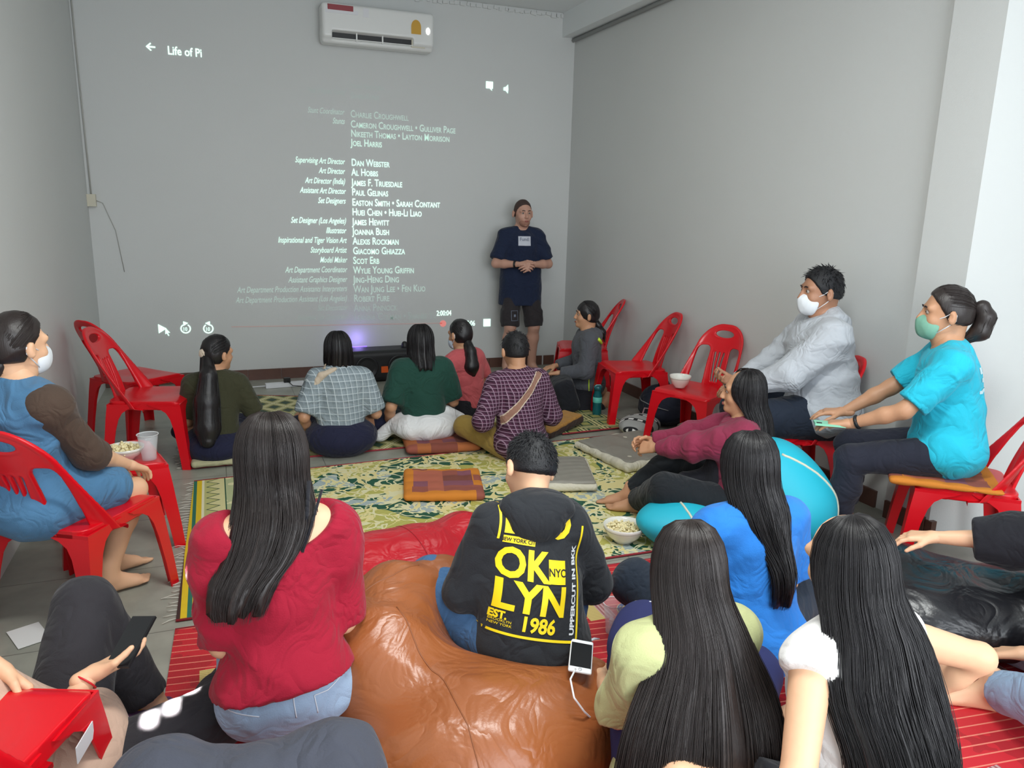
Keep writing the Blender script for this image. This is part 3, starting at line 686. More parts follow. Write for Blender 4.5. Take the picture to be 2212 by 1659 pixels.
def tail(q, pts, rs, m=None, n=60, seed=0, name='ponytail', rr=.0015, h=.007):
    rg = np.random.RandomState(seed); pts = [np.array(p, float) for p in pts]
    P = [cone(pts[i], pts[i+1], rs[i], rs[i+1], k=.02) for i in range(len(pts)-1)]
    g = [sdf_geo(P, h, disp=folds(.003, 50, seed), sm=1)]; mb = MB()
    for i in range(n):
        a = rg.uniform(0, 2*PI); k = rg.uniform(.75, 1.1); o_ = []
        for j, p in enumerate(pts):
            d = unit(pts[min(j+1, len(pts)-1)]-pts[max(j-1, 0)]); u = unit(np.cross(d, V3(0, 1, .1))); v = np.cross(d, u)
            o_.append(p+(u*math.cos(a)+v*math.sin(a))*rs[j]*k+rg.normal(size=3)*.002)
        o_.append(o_[-1]+unit(o_[-1]-o_[-2])*rg.uniform(.01, .05))
        mb.tube(o_, [rr]*(len(o_)-1)+[rr*.2], 3, False)
    g.append((np.array(mb.v), np.array(mb.f)))
    return link(name, geo_mesh(name, g), m or hairm, q.root)
def mask(q, m, e=.008):
    s = q.S; HP, Rh = q.HP, q.Rh
    o = sdf('face_mask', [ell(HP(0, .045, -.062), (.056*s+e, .056*s+e, .064*s), Rh, k=.02, cut=[(HP(0, .05, -.018), Rh@V3(0, -.35, 1)), (HP(0, .022, -.05), Rh@V3(0, -1, -.25))]), cone(HP(0, .095, -.04), HP(0, .085, -.09), .018*s, .016*s, k=.03, cut=[(HP(0, .05, -.018), Rh@V3(0, -.3, 1))])], m, q.root, h=.005, disp=folds(.0015, 70, 3))
    mb = MB()
    for sg in (-1, 1):
        mb.tube([HP(sg*.055, .045, -.028), HP(sg*.074, .015, -.012), HP(sg*.090, -.012, .012), HP(sg*.090, -.030, .0), HP(sg*.088, -.030, -.025), HP(sg*.076, .0, -.055), HP(sg*.055, .035, -.088)], .0022, 6)
    mb.build('ear_loop', white_mask, q.root, True)
    return o
def cloth(name, c, rough=.85, bump=.5, bscale=300, var=.06, vscale=5, sheen=.1):
    new = name not in MATS; m = mat(name, c, rough, var=var, vscale=vscale, sheen=sheen, spec=.25)
    if new and bump:
        g = NT(m); v = g.tc.outputs['Object']; n1 = g.noise(v, 7, 2, 1.4); r = g.m('ABSOLUTE', g.m('SUBTRACT', n1, .5)); n2 = g.noise(v, 260, 2)
        g.bump(g.m('ADD', g.m('MULTIPLY', r, 3.0), g.m('MULTIPLY', n2, .10)), bump, .02)
    return m
def decal(q, me_geo, origin, xdir, updir, ndir, m, name, off=.0015, target=None, parent=None, maxlen=.02):
    """lay a flat mesh (x, y) on a surface: origin on the surface side, looking along -ndir; coordinates in the parent's space."""
    tg = target or q.shirt; bm = bmesh.new(); bm.from_mesh(me_geo)
    bmesh.ops.triangulate(bm, faces=bm.faces)
    for _ in range(6):
        es = [e for e in bm.edges if e.calc_length() > maxlen]
        if not es: break
        bmesh.ops.subdivide_edges(bm, edges=es, cuts=1); bmesh.ops.triangulate(bm, faces=bm.faces)
    bv = BVHTree.FromPolygons([v.co for v in tg.data.vertices], [tuple(p.vertices) for p in tg.data.polygons])
    o_, x_, u_, n_ = map(lambda a: Vector(tuple(a)), (origin, unit(np.array(xdir)), unit(np.array(updir)), unit(np.array(ndir))))
    for v in list(bm.verts):
        p = o_+x_*v.co.x+u_*v.co.y+n_*.25; r = bv.ray_cast(p, -n_, .6)
        if r[0] is None: bm.verts.remove(v)
        else: v.co = r[0]+n_*off
    me = bpy.data.meshes.new(name); bm.to_mesh(me); bm.free()
    return link(name, me, m, parent or (tg if tg.parent and tg.matrix_basis.is_identity else q.root), True)
def poly_mesh(polys):
    me = bpy.data.meshes.new('p'); v = []; f = []
    for p in polys: f.append(tuple(range(len(v), len(v)+len(p)))); v += [(x, y, 0) for x, y in p]
    me.from_pydata(v, [], f); me.update(); return me
def rectp(x0, y0, x1, y1): return [(x0, y0), (x1, y0), (x1, y1), (x0, y1)]

def cross(S=1.0, w=1.0, z=.07, out=1.0, p=.11):
    return dict(lf=(.10*w*S, .27*S, z), rf=(-.10*w*S, .33*S, z), lkp=(-1*out, .35, .25), rkp=(1*out, .35, .25), lfd=(.9, .3, 0), rfd=(-.9, .3, 0))
def band(name, c, r, th, axis, m, root, n=20, tube=.004):
    ax = unit(np.array(axis, float)); u = unit(np.cross(ax, V3(.3, .2, 1))); v = np.cross(ax, u)
    pts = [np.array(c)+r*(math.cos(t)*u+math.sin(t)*v) for t in np.linspace(0, 2*PI, n)]
    return MB().tube(pts, tube, 6, False).build(name, m, root, True)
# ---- the standing man
navy_t = cloth('navy_cotton', (30, 40, 64)); shorts_m = cloth('charcoal_canvas', (50, 46, 48))
q = human('standing man in navy t-shirt and dark shorts, hands clasped, by the back wall', (2.86, 7.18), PI+D(-8), S=1.06, pel=.93, lean=-2, head=(8, 4, 0), W=1.08, SW=.148,
          lh=(-.06, .21, 1.11), rh=(.06, .21, 1.11), lpole=(-1, -.5, -.5), rpole=(1, -.5, -.5), lf=(-.14, 0, .075), rf=(.13, .02, .075), lkp=(-.1, 1, 0), rkp=(.1, 1, 0), lfd=(-.5, 1, 0), rfd=(.3, 1, 0), skin=skin_fair, face=True,
          lhd=((.8, .5, -.25), (.3, -.8, -.3)), rhd=((-.8, .5, -.15), (-.3, -.8, -.3)), curl=(.9, .9))
shirt(q, navy_t, sleeve=.86, se=.024, hem=-.22, hemflare=.0, seed=4, amp=.006, W=1.08, extra=[cone(q.P+V3(-.07, 0, .1), q.P+V3(-.075, 0, -.4), .138, .150, k=.05), cone(q.P+V3(.07, 0, .1), q.P+V3(.075, 0, -.4), .138, .150, k=.05)])
pants(q, shorts_m, upto=1.0, flare=.022, e=.004, name='shorts', W=1.05, extra=[rbox(q.lhip*.25+q.lk*.75+V3(-.075, 0, 0), (.018, .05, .06), k=.03), rbox(q.rhip*.25+q.rk*.75+V3(.075, 0, 0), (.018, .05, .06), k=.03)])
haircap(q, mat('short_brown_hair', (66, 48, 42), .7, bump=.5, bscale=260), e=.005, front=.045, low=-.03, frontz=.07)
sdf('beard', [ell(q.HP(0, .046, -.080), (.054, .055, .048), q.Rh, k=.01, cut=[(q.HP(0, .05, -.052), q.Rh@V3(0, .45, 1))])], mat('beard_stubble', (160, 116, 98), .8, bump=.4, bscale=300), q.root, h=.006)
decal(q, poly_mesh([rectp(-.062, -.045, .062, .045)]), q.chest+V3(0, 0, .05), (-1, 0, 0), (0, 0, 1), (0, 1, 0), mat('white_print', (200, 204, 214), .7), 'shirt_print', off=.002)
decal(q, text_geo('Fund:', .045, 'CENTER', sx=1.0, off=.0008), q.chest+V3(0, 0, .052), (-1, 0, 0), (0, 0, 1), (0, 1, 0), mat('grey_print', (120, 128, 146), .7), 'shirt_lettering', off=.004)
fa = unit(q.re-q.rw)
band('wristwatch', q.rw+fa*.05, .030, .01, fa, dark, q.root, tube=.011)
SH = [o for o in bpy.data.objects if o.parent == q.root and o.name.startswith('shorts')][0]
decal(q, poly_mesh([rectp(-.035, -.05, .035, -.046), rectp(-.035, .046, .035, .05), rectp(-.035, -.05, -.031, .05), rectp(.031, -.05, .035, .05), rectp(-.008, -.012, .012, .012)]), lerp(q.rhip, q.rk, .72)+V3(-.02, 0, 0), (-1, 0, 0), (0, 0, 1), (0, 1, 0), mat('grey_print', (120, 128, 146), .7), 'shorts_print', off=.003, target=SH)

# ---- front row on the mats
olive = cloth('olive_cotton', (58, 58, 40)); navy_sk = cloth('navy_twill', (30, 32, 56)); 
q = human('person with long low ponytail, olive t-shirt and navy skirt, seated leftmost on the far mat', (-.04, 5.12), D(-8), S=.93, SW=.148, pel=.11, lean=13, head=(-48, 6, 0), rh=(.20, .28, .20), lh=(-.12, .30, .2), lpole=(-.5, -.6, -1), rpole=(.6, -.4, -1), skin=skinm, **cross(1), h=.014)
shirt(q, olive, sleeve=.85, se=.022, hem=-.03, seed=6, h=.012)
sdf('skirt', [ell(q.P+V3(0, .06, -.01), (.235, .26, .13), k=.05), ell(q.lk*.5+q.rk*.5+V3(0, -.02, -.04), (.34, .17, .11), k=.06)], navy_sk, q.root, h=.014, disp=folds(.006, 14, 8))
haircap(q, hairm, e=.014, front=.04, low=-.06, brushed=(0, -.10, -.02))
tl = [q.HP(0, -.09, -.02), q.neck+V3(-.02, -.13, .03), q.chest+V3(-.03, -.155, .0), q.waist+V3(-.03, -.15, -.02), q.P+V3(-.03, -.17, .07)]
tail(q, tl, [.032, .05, .072, .075, .045], n=90, seed=3)
sdf('scrunchie', [ell(q.HP(.0, -.108, .0), (.034, .024, .034), k=.01)], cloth('cream_scrunchie', (206, 190, 170)), q.root, h=.006, disp=folds(.008, 90, 2))

def plaid(name, base, dk, lt, sc=26, w1=.10, w2=.45, ang=0, fine=False):
    m = mat(name, base, .85, spec=.2); g = NT(m); v = g.tc.outputs['Object']; o = g.xyz(v)
    u = g.m('FRACT', g.m('MULTIPLY', g.m('ADD', o[0], g.m('MULTIPLY', o[1], .6)), sc)); t = g.m('FRACT', g.m('MULTIPLY', o[2], sc))
    l = g.m('MAXIMUM', g.m('LESS_THAN', u, w1), g.m('LESS_THAN', t, w1))
    d1 = g.m('GREATER_THAN', u, 1-w2); d2 = g.m('GREATER_THAN', t, 1-w2); d = g.m('MULTIPLY', g.m('ADD', d1, d2), .5)
    g.col(g.mix(l, g.mix(d, base, dk), lt)); n1 = g.noise(v, 7, 2, 1.4); g.bump(g.m('MULTIPLY', g.m('ABSOLUTE', g.m('SUBTRACT', n1, .5)), 3.0), .5, .02); return m
gp = plaid('grey_plaid_cotton', (140, 152, 158), (122, 134, 140), (192, 202, 206), 24, .09, .4)
q = human('person with black bob in grey plaid shirt and navy skirt, seated second from left', (.74, 5.05), D(-6), S=.94, SW=.155, pel=.11, lean=10, head=(4, 12, 0), ears=False, lh=(-.22, .14, .10), rh=(.20, .24, .2), lpole=(-.5, -.6, -1), rpole=(.5, -.6, -1), **cross(1), h=.014)
shirt(q, gp, sleeve=.92, se=.026, hem=.0, seed=7, h=.012, W=1.12)
sdf('skirt', [ell(q.P+V3(0, .02, .0), (.245, .22, .14), k=.05), ell(q.lk*.5+q.rk*.5+V3(0, -.05, -.03), (.38, .16, .11), k=.06)], navy_sk, q.root, h=.014, disp=folds(.007, 13, 9))
hair_long(q, [(0, q.hc[1]-.01, q.hc[2]-.075, .092, .105, .03), (0, q.hc[1]-.015, q.hc[2]-.125, .082, .092, .0)], n=140, seed=4, span=(-25, 205), tip=.2, jit=.003, clump=14, endvar=.05)
sdf('scarf', [cone(q.ls+V3(.03, -.07, .045), q.ls+V3(-.05, -.06, -.07), .024, .032, k=.02), cone(q.ls+V3(.03, -.07, .045), q.neck+V3(-.03, -.07, .03), .022, .018, k=.02), cone(q.ls+V3(.04, .0, .06), q.ls+V3(0.06, -.06, .12), .014, .006, k=.02)], cloth('striped_scarf', (196, 180, 160)), q.root, h=.009, disp=folds(.008, 60, 5))

dgreen = cloth('bottle_green_cotton', (28, 66, 56)); whiteh = cloth('white_sweatshirt', (222, 222, 222)); blackp = cloth('black_trousers', (30, 30, 36)); dteal = cloth('slate_trousers', (48, 60, 68))
q = human('person with straight black hair, dark green t-shirt, white hoodie tied round the waist', (1.33, 5.12), D(0), S=.94, SW=.155, pel=.13, lean=8, head=(2, 10, 0), ears=False, lh=(-.23, .14, .12), rh=(.2, .26, .2), lpole=(-.5, -.6, -1), rpole=(.5, -.6, -1), **cross(1), h=.014, W=1.05)
shirt(q, dgreen, sleeve=.92, se=.032, hem=.0, seed=8, h=.012, W=1.16)
pants(q, dteal, upto=1.85, seed=3, h=.014)
sdf('tied_hoodie', [ell(q.P+V3(0, -.03, .0), (.24, .185, .115), k=.04), cone(q.P+V3(-.14, .02, .06), q.P+V3(-.31, .05, -.08), .045, .04, k=.03), cone(q.P+V3(.16, .0, .08), q.P+V3(.29, .03, .02), .05, .03, k=.03), ell(q.P+V3(0, .03, .13), (.15, .14, .07), k=.02, neg=True)], whiteh, q.root, h=.011, disp=folds(.013, 17, 12), cuts=[(V3(0, 0, .02), V3(0, 0, -1))])
hair_long(q, [(0, q.hc[1]-.02, q.hc[2]-.08, .090, .105, .02), (0, q.neck[1]-.03, q.neck[2]-.0, .085, .09, .0), (0, q.neck[1]-.035, q.neck[2]-.06, .07, .085, .0)], n=160, seed=5, span=(-25, 205), tip=.3, clump=12, endvar=.1)

coral = cloth('coral_cotton', (196, 92, 96))
q = human('person in coral t-shirt with low bun, seated behind the plaid shirt', (1.80, 5.48), D(24), S=.92, SW=.15, pel=.12, lean=12, side=-4, head=(6, 8, 4), lh=(-.2, .24, .2), rh=(.22, .26, .2), lpole=(-.5, -.5, -1), rpole=(.5, -.5, -1), **cross(1), h=.014)
shirt(q, coral, sleeve=.7, se=.014, hem=.02, seed=9, h=.012)
pants(q, blackp, upto=1.9, seed=4, h=.014)
haircap(q, hairm, e=.013, front=.04, low=-.06, brushed=(0, -.09, -.05))
tail(q, [q.HP(0, -.08, -.06), q.neck+V3(-.01, -.10, .03), q.neck+V3(-.02, -.12, -.08), q.neck+V3(-.01, -.11, -.15)], [.03, .04, .056, .03], n=60, seed=6, name='hair_bun')
mask(q, mat('pale_mask', (200, 212, 226), .7))

mp = plaid('maroon_plaid_cotton', (84, 48, 70), (56, 32, 48), (150, 124, 142), 42, .16, .45)
khaki = cloth('khaki_cotton', (150, 124, 62))
q = human('person with short black hair in maroon plaid shirt, tan strap across the back', (1.85, 4.57), D(3), S=.97, SW=.16, pel=.12, lean=12, head=(0, 12, 0), lh=(-.22, .22, .18), rh=(.22, .26, .18), lpole=(-.6, -.5, -1), rpole=(.5, -.5, -1), **cross(1.0), h=.014, W=1.05)
shirt(q, mp, sleeve=1.6, se=.02, hem=-.13, seed=10, h=.012, W=1.14, hemflare=.02, amp=.006)
pants(q, khaki, upto=1.9, seed=5, h=.014, e=.02)
haircap(q, hair_short, e=.014, front=.05, low=-.03, spikes=500, seed=3, slen=.02)
stp = []
for t in np.linspace(0, 1, 16):
    x = lerp(.13, -.20, t); z = lerp(q.neck[2]+.02, q.P[2]+.12, t); stp.append((x, z))
bn = np.array([[x*1.0, z-q.chest[2]] for x, z in stp])
nrm = unit(np.array([bn[-1][1]-bn[0][1], -(bn[-1][0]-bn[0][0])]))*.018
for nm, k0, k1, cc in (('shoulder_strap', -1, 1, (150, 112, 96)), ('strap_edge', -1.25, -.85, (206, 190, 170)), ('strap_edge', .85, 1.25, (206, 190, 170))):
    decal(q, poly_mesh([[tuple(bn[i]+nrm*k0), tuple(bn[i+1]+nrm*k0), tuple(bn[i+1]+nrm*k1), tuple(bn[i]+nrm*k1)] for i in range(15)]), V3(0, -.1, q.chest[2]), (1, 0, 0), (0, 0, 1), (0, -1, 0), cloth(nm, cc), nm, off=.006)

# ---- kneeling girl in grey hoodie by the right wall
greyz = cloth('charcoal_jersey', (84, 86, 92)); neon = mat('neon_yellow_trim', (208, 240, 60), .6)
q = human('kneeling person in charcoal hoodie with neon yellow trim, low ponytail', (2.95, 5.80), D(72), S=.93, pel=.19, lean=2, head=(0, -2, 0), lh=(-.14, .26, .30), rh=(.16, .26, .30), lpole=(-.6, -1, -.3), rpole=(.6, -1, -.3), lf=(-.10, -.16, .06), rf=(.10, -.16, .06), lkp=(-.1, 1, .3), rkp=(.1, 1, .3), lfd=(0, -1, -.2), rfd=(0, -1, -.2), face=True, h=.013)
shirt(q, greyz, sleeve=1.92, se=.022, hem=-.16, seed=11, h=.011, W=1.12, hemflare=.03, amp=.006, extra=[ell(q.neck+V3(0, -.07, -.02), (.10, .06, .06), k=.03)])
pants(q, blackp, upto=1.8, e=.02, seed=6, h=.014, extra=[ell(q.P+V3(0, .30, -.06), (.20, .24, .12), k=.06)])
haircap(q, hairm, e=.013, front=.055, low=-.05, frontz=.02, brushed=(0, -.09, -.05))
tail(q, [q.HP(0, -.085, -.05), q.neck+V3(0, -.09, .06), q.neck+V3(0, -.13, .0), q.neck+V3(0, -.14, -.05)], [.022, .022, .026, .012], n=40, seed=8)
band('hair_tie', q.neck+V3(0, -.088, .062), .022, .01, V3(0, -.6, -1), mat('white_elastic', (220, 220, 220), .6), q.root, tube=.004)
o = []
for t in np.linspace(-1.5, 1.5, 21): o.append((.17*math.sin(t), -.115*math.cos(t)*1.1-.01, q.neck[2]-.03-.055*math.cos(t)))
bvs = BVHTree.FromPolygons([v.co for v in q.shirt.data.vertices], [tuple(p.vertices) for p in q.shirt.data.polygons])
def on_surf(p, off=.004):
    r = bvs.find_nearest(Vector(tuple(p))); return np.array(r[0]+r[1]*off)
MB().tube([on_surf(p) for p in o], [.006+.008*abs(math.sin(t)) for t in np.linspace(-1.5, 1.5, 21)], 6).build('neon_trim', neon, q.root, True)
MB().tube([on_surf((-.17, .02-.02*t, .42-.40*t)) for t in np.linspace(0, 1, 10)]+[V3(-.19, .0, .03)], .005, 6).build('neon_trim', neon, q.root, True)

# ---- seated man in grey hoodie, mask
gh = cloth('heather_grey_fleece', (186, 190, 196), var=.05, vscale=40)
q = human('masked man in light grey hoodie seated on a red chair by the right wall', (3.23, 3.38), D(66), S=1.08, pel=.55, lean=4, bend=1.6, head=(6, 2, 0), lh=(-.06, .46, .68), rh=(.10, .46, .68), lpole=(-1, -.6, -.8), rpole=(1, -.6, -.8), lf=(-.14, .50, .08), rf=(.14, .50, .08), lkp=(-.1, .6, 1), rkp=(.1, .6, 1), skin=mat('skin_tan', (172, 124, 96), .5, sss=.05), W=1.32, SW=.175, face=True, h=.012,
          lhd=((.3, 1, -.2), (.2, 0, -1)), rhd=((-.2, 1, 0), (-.3, .1, 1)), curl=(.6, .9))
shirt(q, gh, sleeve=1.97, se=.030, hem=-.16, seed=12, h=.011, W=1.36, hemflare=.04, amp=.010, fr=15, fullcuff=True, e=.022, neckcut=False, extra=[ell(q.neck+V3(0, -.06, .03), (.125, .085, .055), rx(D(30)), k=.03), ell(q.neck+V3(0, -.10, -.03), (.11, .06, .07), rx(D(20)), k=.03), ell(q.waist+V3(0, -.06, -.02), (.2, .14, .17), k=.08)])
pants(q, cloth('dark_navy_jeans', (36, 44, 58)), upto=1.93, seed=7, W=1.36, e=.02)
haircap(q, hair_short, e=.012, front=.045, low=-.02, spikes=900, seed=4, slen=.022, frontz=.05)
mask(q, white_mask)
PHN = empty('mobile_phone', tuple(fl(1640, 818, .70)), D(60)); tag(PHN, 'white phone in the hands of the masked man in grey hoodie', 'phone')
PHN.rotation_euler = (D(35), 0, D(60))
MB().box((0, 0, 0), (.036, .075, .004)).build('case', mat('white_plastic', (232, 234, 238), .3), PHN); MB().box((0, 0, .0045), (.032, .066, .0006)).build('screen', mat('phone_glass', (14, 16, 20), .3), PHN)

# ---- woman in the turquoise shirt
tq = cloth('turquoise_cotton', (40, 186, 212)); dn = cloth('dark_navy_trousers', (38, 40, 52))
q = human('woman in turquoise t-shirt and green mask sitting forward on a red chair', (3.24, 2.55), D(47), S=1.03, pel=.57, lean=12, bend=-.2, head=(4, 0, 0), lh=(-.14, .44, .665), rh=(.10, .47, .66), lpole=(-.7, -1, -.1), rpole=(.7, -1, -.1), lf=(-.12, .46, .08), rf=(.12, .40, .08), lkp=(-.1, .6, 1), rkp=(.1, .6, 1), lfd=(-.15, 1, 0), skin=skinm, face=True, h=.011, lhd=((.15, 1, -.15), (0, -.1, -1)), rhd=((-.1, 1, -.1), (0, 0, -1)), curl=(.35, .4))
shirt(q, tq, sleeve=.85, se=.022, hem=-.13, seed=14, h=.009, W=1.1, hemflare=.03, amp=.008, fr=16, extra=[ell(q.waist+V3(0, .07, .0), (.13, .09, .12), k=.06)])
pants(q, dn, upto=1.78, seed=8, flare=.008, e=.014)
haircap(q, hair_brown, e=.012, front=.035, low=-.03, frontz=.05, brushed=(0, -.10, .02))
tail(q, [q.HP(0, -.10, .02), q.HP(0, -.145, .035), q.HP(0, -.165, -.01), q.HP(0, -.150, -.075), q.HP(0, -.10, -.115)], [.016, .028, .040, .042, .018], m=hair_brown, n=80, seed=9)
mask(q, mat('green_mask_cloth', (120, 172, 150), .7))
fa = unit(q.le-q.lw); band('wristwatch', q.lw+fa*.035, .027, .01, fa, dark, q.root, tube=.009)
for i, (sx_, tx, zz) in enumerate(((.035, 'PLAY', -.02), (.022, 'TO GIVE', -.055), (.018, 'BACK TO THE WORLD', -.085))): pass
wp = mat('white_print_faded', (190, 222, 228), .7)
decal(q, poly_mesh([rectp(-.05, .02, -.02, .05), rectp(-.01, .025, .02, .045), rectp(.03, .02, .06, .048), rectp(-.03, -.02, -.005, .0), rectp(.015, -.02, .045, .002), rectp(-.09, -.065, .09, -.05)]), q.chest+V3(0, -.1, .02), (1, 0, 0), (0, 0, 1), (0, -1, 0), wp, 'shirt_print', off=.002)
p = q.root.matrix_basis
mx = Matrix.Translation(q.root.location)@Matrix.Rotation(D(47), 4, 'Z')
c = mx@Vector(tuple(q.lw+V3(.0, .09, -.012)))
ph = empty('mobile_phone', c, D(55)); tag(ph, 'mint green phone under the hand of the woman in turquoise', 'phone')
MB().box((0, 0, 0), (.036, .07, .005)).build('case', mat('mint_plastic', (140, 214, 180), .35), ph); MB().box((0, 0, -.0055), (.032, .062, .0006)).build('screen', mat('phone_glass', (14, 16, 20), .3), ph); MB().box((-.018, .05, .006), (.008, .012, .001)).build('camera_lens', dark, ph)

# ---- girl in blue pinafore, left
pin = cloth('denim_blue_linen', (78, 122, 158)); brn = cloth('brown_knit', (78, 62, 52))
q = human('masked girl in blue pinafore and brown sleeves on a red chair at left', (-.72, 3.25), D(-46), S=.96, pel=.50, lean=3, head=(-2, 2, 0), lh=(-.02, .36, .56), rh=(.12, .36, .56), lpole=(-.5, -.8, -1), rpole=(.6, -.8, -1), lf=(-.08, .38, .08), rf=(.06, .26, .08), lkp=(-.1, .8, 1), rkp=(.15, .8, 1), lfd=(.1, 1, 0), rfd=(.3, 1, 0), skin=skin_light, face=True, h=.011, curl=(.4, .5))
shirt(q, pin, sleeve=.12, se=.008, seed=15, name='pinafore', W=1.22, extra=[ell(q.P+V3(0, .02, -.0), (.20, .16, .12), k=.06), cone(q.P+V3(-.09, .02, -.01), q.P+V3(-.10, .27, .0), .11, .10, k=.06), cone(q.P+V3(.09, .02, -.01), q.P+V3(.11, .26, .0), .11, .10, k=.06)], hem=None, amp=.007, fr=14)
for nm, (a, b, c_) in (('sleeve', (q.ls, q.le, q.lw)), ('sleeve', (q.rs, q.re, q.rw))):
    sdf(nm, [cone(lerp(a, b, .02), b, .066, .062, k=.03), cone(b, lerp(b, c_, .32), .062, .060, k=.03, cut=(lerp(b, c_, .26), c_-b)), ell(lerp(a, b, .10)+V3(0, 0, .015), (.088, .086, .082), k=.03)], brn, q.root, h=.01, disp=folds(.005, 18, 5))
haircap(q, hair_brown, e=.014, front=.03, low=-.05, brushed=(0, -.09, -.06))
tail(q, [q.HP(-.0, -.08, -.07), q.HP(-.02, -.10, -.09), q.HP(-.03, -.09, -.11)], [.03, .035, .02], m=hair_brown, n=20, seed=2, name='hair_bun')
mask(q, white_mask)

# ---------------------------------------------------------------- near people
redk = cloth('crimson_knit', (150, 18, 44), var=.05); ljean = cloth('light_denim', (148, 170, 196), var=.12, vscale=9); bjean = cloth('mid_denim', (62, 98, 138), var=.18, vscale=9)
# woman in crimson top
q = human('woman with long black hair, crimson off-shoulder top and light jeans, perched in left foreground', (.13, 2.04), D(4), S=1.04, pel=.30, lean=10, bend=1.0, head=(-3, 12, 0), ears=False, SW=.155, lh=(-.10, .30, .40), rh=(.13, .30, .40), lpole=(-.15, -.7, -1), rpole=(.15, -.7, -1),
          lf=(-.08, .18, .08), rf=(.12, -.02, .06), lkp=(.05, 1, .4), rkp=(.65, .8, .4), rfd=(.95, -.3, 0), lfd=(-.5, .8, 0), skin=skin_light, h=.010)
shirt(q, redk, sleeve=1.0, se=.022, hem=.03, seed=21, h=.009, W=1.0, amp=.005, hemflare=.045, hemn=q.R1@V3(.10, .0, -1), neckcut=False, fr=13,
      extra=[ell(lerp(q.ls, q.le, .25), (.072, .078, .09), k=.03), ell(lerp(q.rs, q.re, .25), (.072, .078, .09), k=.03), ell(q.neck+q.R2@V3(0, -.07, .05), (.165, .12, .135), q.R2, k=.012, neg=True)])
pants(q, ljean, upto=1.8, seed=22, e=.014, amp=.005, W=1.06)
P0 = [o for o in bpy.data.objects if o.parent == q.root and o.name.startswith('trousers')][0]; P0.name = 'jeans'
den = mat('denim_seam', (206, 214, 224), .8)
def seam(q, tgt, pts, name='seam', r=.0018, m=None, off=.001, dirn=(0, 1, 0)):
    bv = BVHTree.FromPolygons([v.co for v in tgt.data.vertices], [tuple(p.vertices) for p in tgt.data.polygons]); o_ = []
    for i in range(len(pts)-1):
        for t in np.linspace(0, 1, 8, endpoint=False):
            p = lerp(V3(*pts[i]), V3(*pts[i+1]), t); rc = bv.ray_cast(Vector(tuple(p)), Vector(dirn))
            if rc[0] is not None: o_.append(np.array(rc[0])-np.array(dirn)*off)
    if len(o_) > 2: return MB().tube(o_, r, 5).build(name, m or den, q.root, True)
seam(q, P0, [(-.20, -.5, .40), (-.10, -.5, .375), (0, -.5, .37), (.12, -.5, .385), (.2, -.5, .42)]); seam(q, P0, [(-.005, -.5, .42), (-.005, -.5, .33), (0, -.5, .28)])
seam(q, P0, [(.05, -.5, .335), (.09, -.5, .335), (.15, -.5, .36)]); seam(q, P0, [(.05, -.5, .335), (.06, -.5, .27)]); seam(q, P0, [(-.19, -.5, .32), (-.08, -.5, .305)])
z0 = q.neck[2]
hair_long(q, [(0, q.hc[1]-.01, q.hc[2]-.07, .092, .11, .02), (-.005, q.neck[1]-.035, z0+.02, .110, .095, .0), (-.05, q.neck[1]-.06, z0-.09, .10, .09, -.01), (-.10, q.chest[1]-.09, q.chest[2]+.03, .085, .075, -.02), (-.125, q.chest[1]-.11, q.chest[2]-.06, .070, .06, -.02), (-.13, q.waist[1]-.11, q.waist[2]+.07, .05, .04, -.02)],
          n=900, seed=11, span=(-16, 204), tip=.55, clump=7, endvar=.22, rr=.0009, m=hair_brown)
mb = MB(); a_ = q.neck+V3(.07, -.085, .06)
mb.tube([a_+V3(.015, .03, .05), a_+V3(-.0, -.01, -.03), a_+V3(-.02, -.03, -.13)], .006, 6).tube([a_+V3(.05, .03, .02), a_+V3(.01, -.015, -.06), a_+V3(-.02, -.03, -.13)], .004, 6).build('shoulder_strap', blackp, q.root, True)

# boy in the black hoodie
bh = cloth('black_fleece', (38, 40, 44)); yel = mat('yellow_print', (248, 216, 20), .6); blk = mat('black_ink', (24, 24, 26), .7); whp = mat('white_print_bright', (226, 228, 230), .6)
q = human('boy in black hoodie with big yellow lettering and blue jeans, on the brown beanbag', (.88, 2.06), D(-2), S=.88, pel=.29, lean=14, side=5, head=(16, 26, 16), SW=.150, lh=(-.18, .30, .36), rh=(.20, .28, .38), lpole=(-.5, -.5, -1), rpole=(.55, -.4, -1),
          lf=(-.16, .42, .08), rf=(.24, .30, .05), lkp=(-.6, .6, .7), rkp=(.42, .5, .9), skin=skin_light, h=.011)
shirt(q, bh, sleeve=1.75, se=.024, hem=-.24, seed=24, h=.009, W=1.12, amp=.006, hemflare=.03, fullcuff=True, fr=13, neckcut=True, extra=[cone(q.waist, q.P+V3(.02, -.03, -.12), .16, .18, k=.06)])
sdf('hood', [ell(q.neck+q.R2@V3(-.0, -.055, .015), (.125, .07, .06), q.R2@rx(D(25)), k=.03), ell(q.neck+q.R2@V3(-.01, -.085, -.04), (.082, .042, .062), q.R2@rx(D(14)), k=.04)], bh, q.root, h=.008, disp=folds(.010, 20, 3))
pants(q, bjean, upto=1.9, seed=25, e=.024, amp=.006, name='jeans', W=1.15)
haircap(q, hair_short, e=.012, front=.06, low=-.015, spikes=1800, seed=9, slen=.017, rr=.0009, frontz=.05)
cc = q.chest+q.R2@V3(-.01, -.1, -.03); xd = q.R2@V3(1, 0, 0); ud = q.R2@V3(0, 0, 1); nd = q.R2@V3(0, -1, 0)
cc = cc+xd*-.005
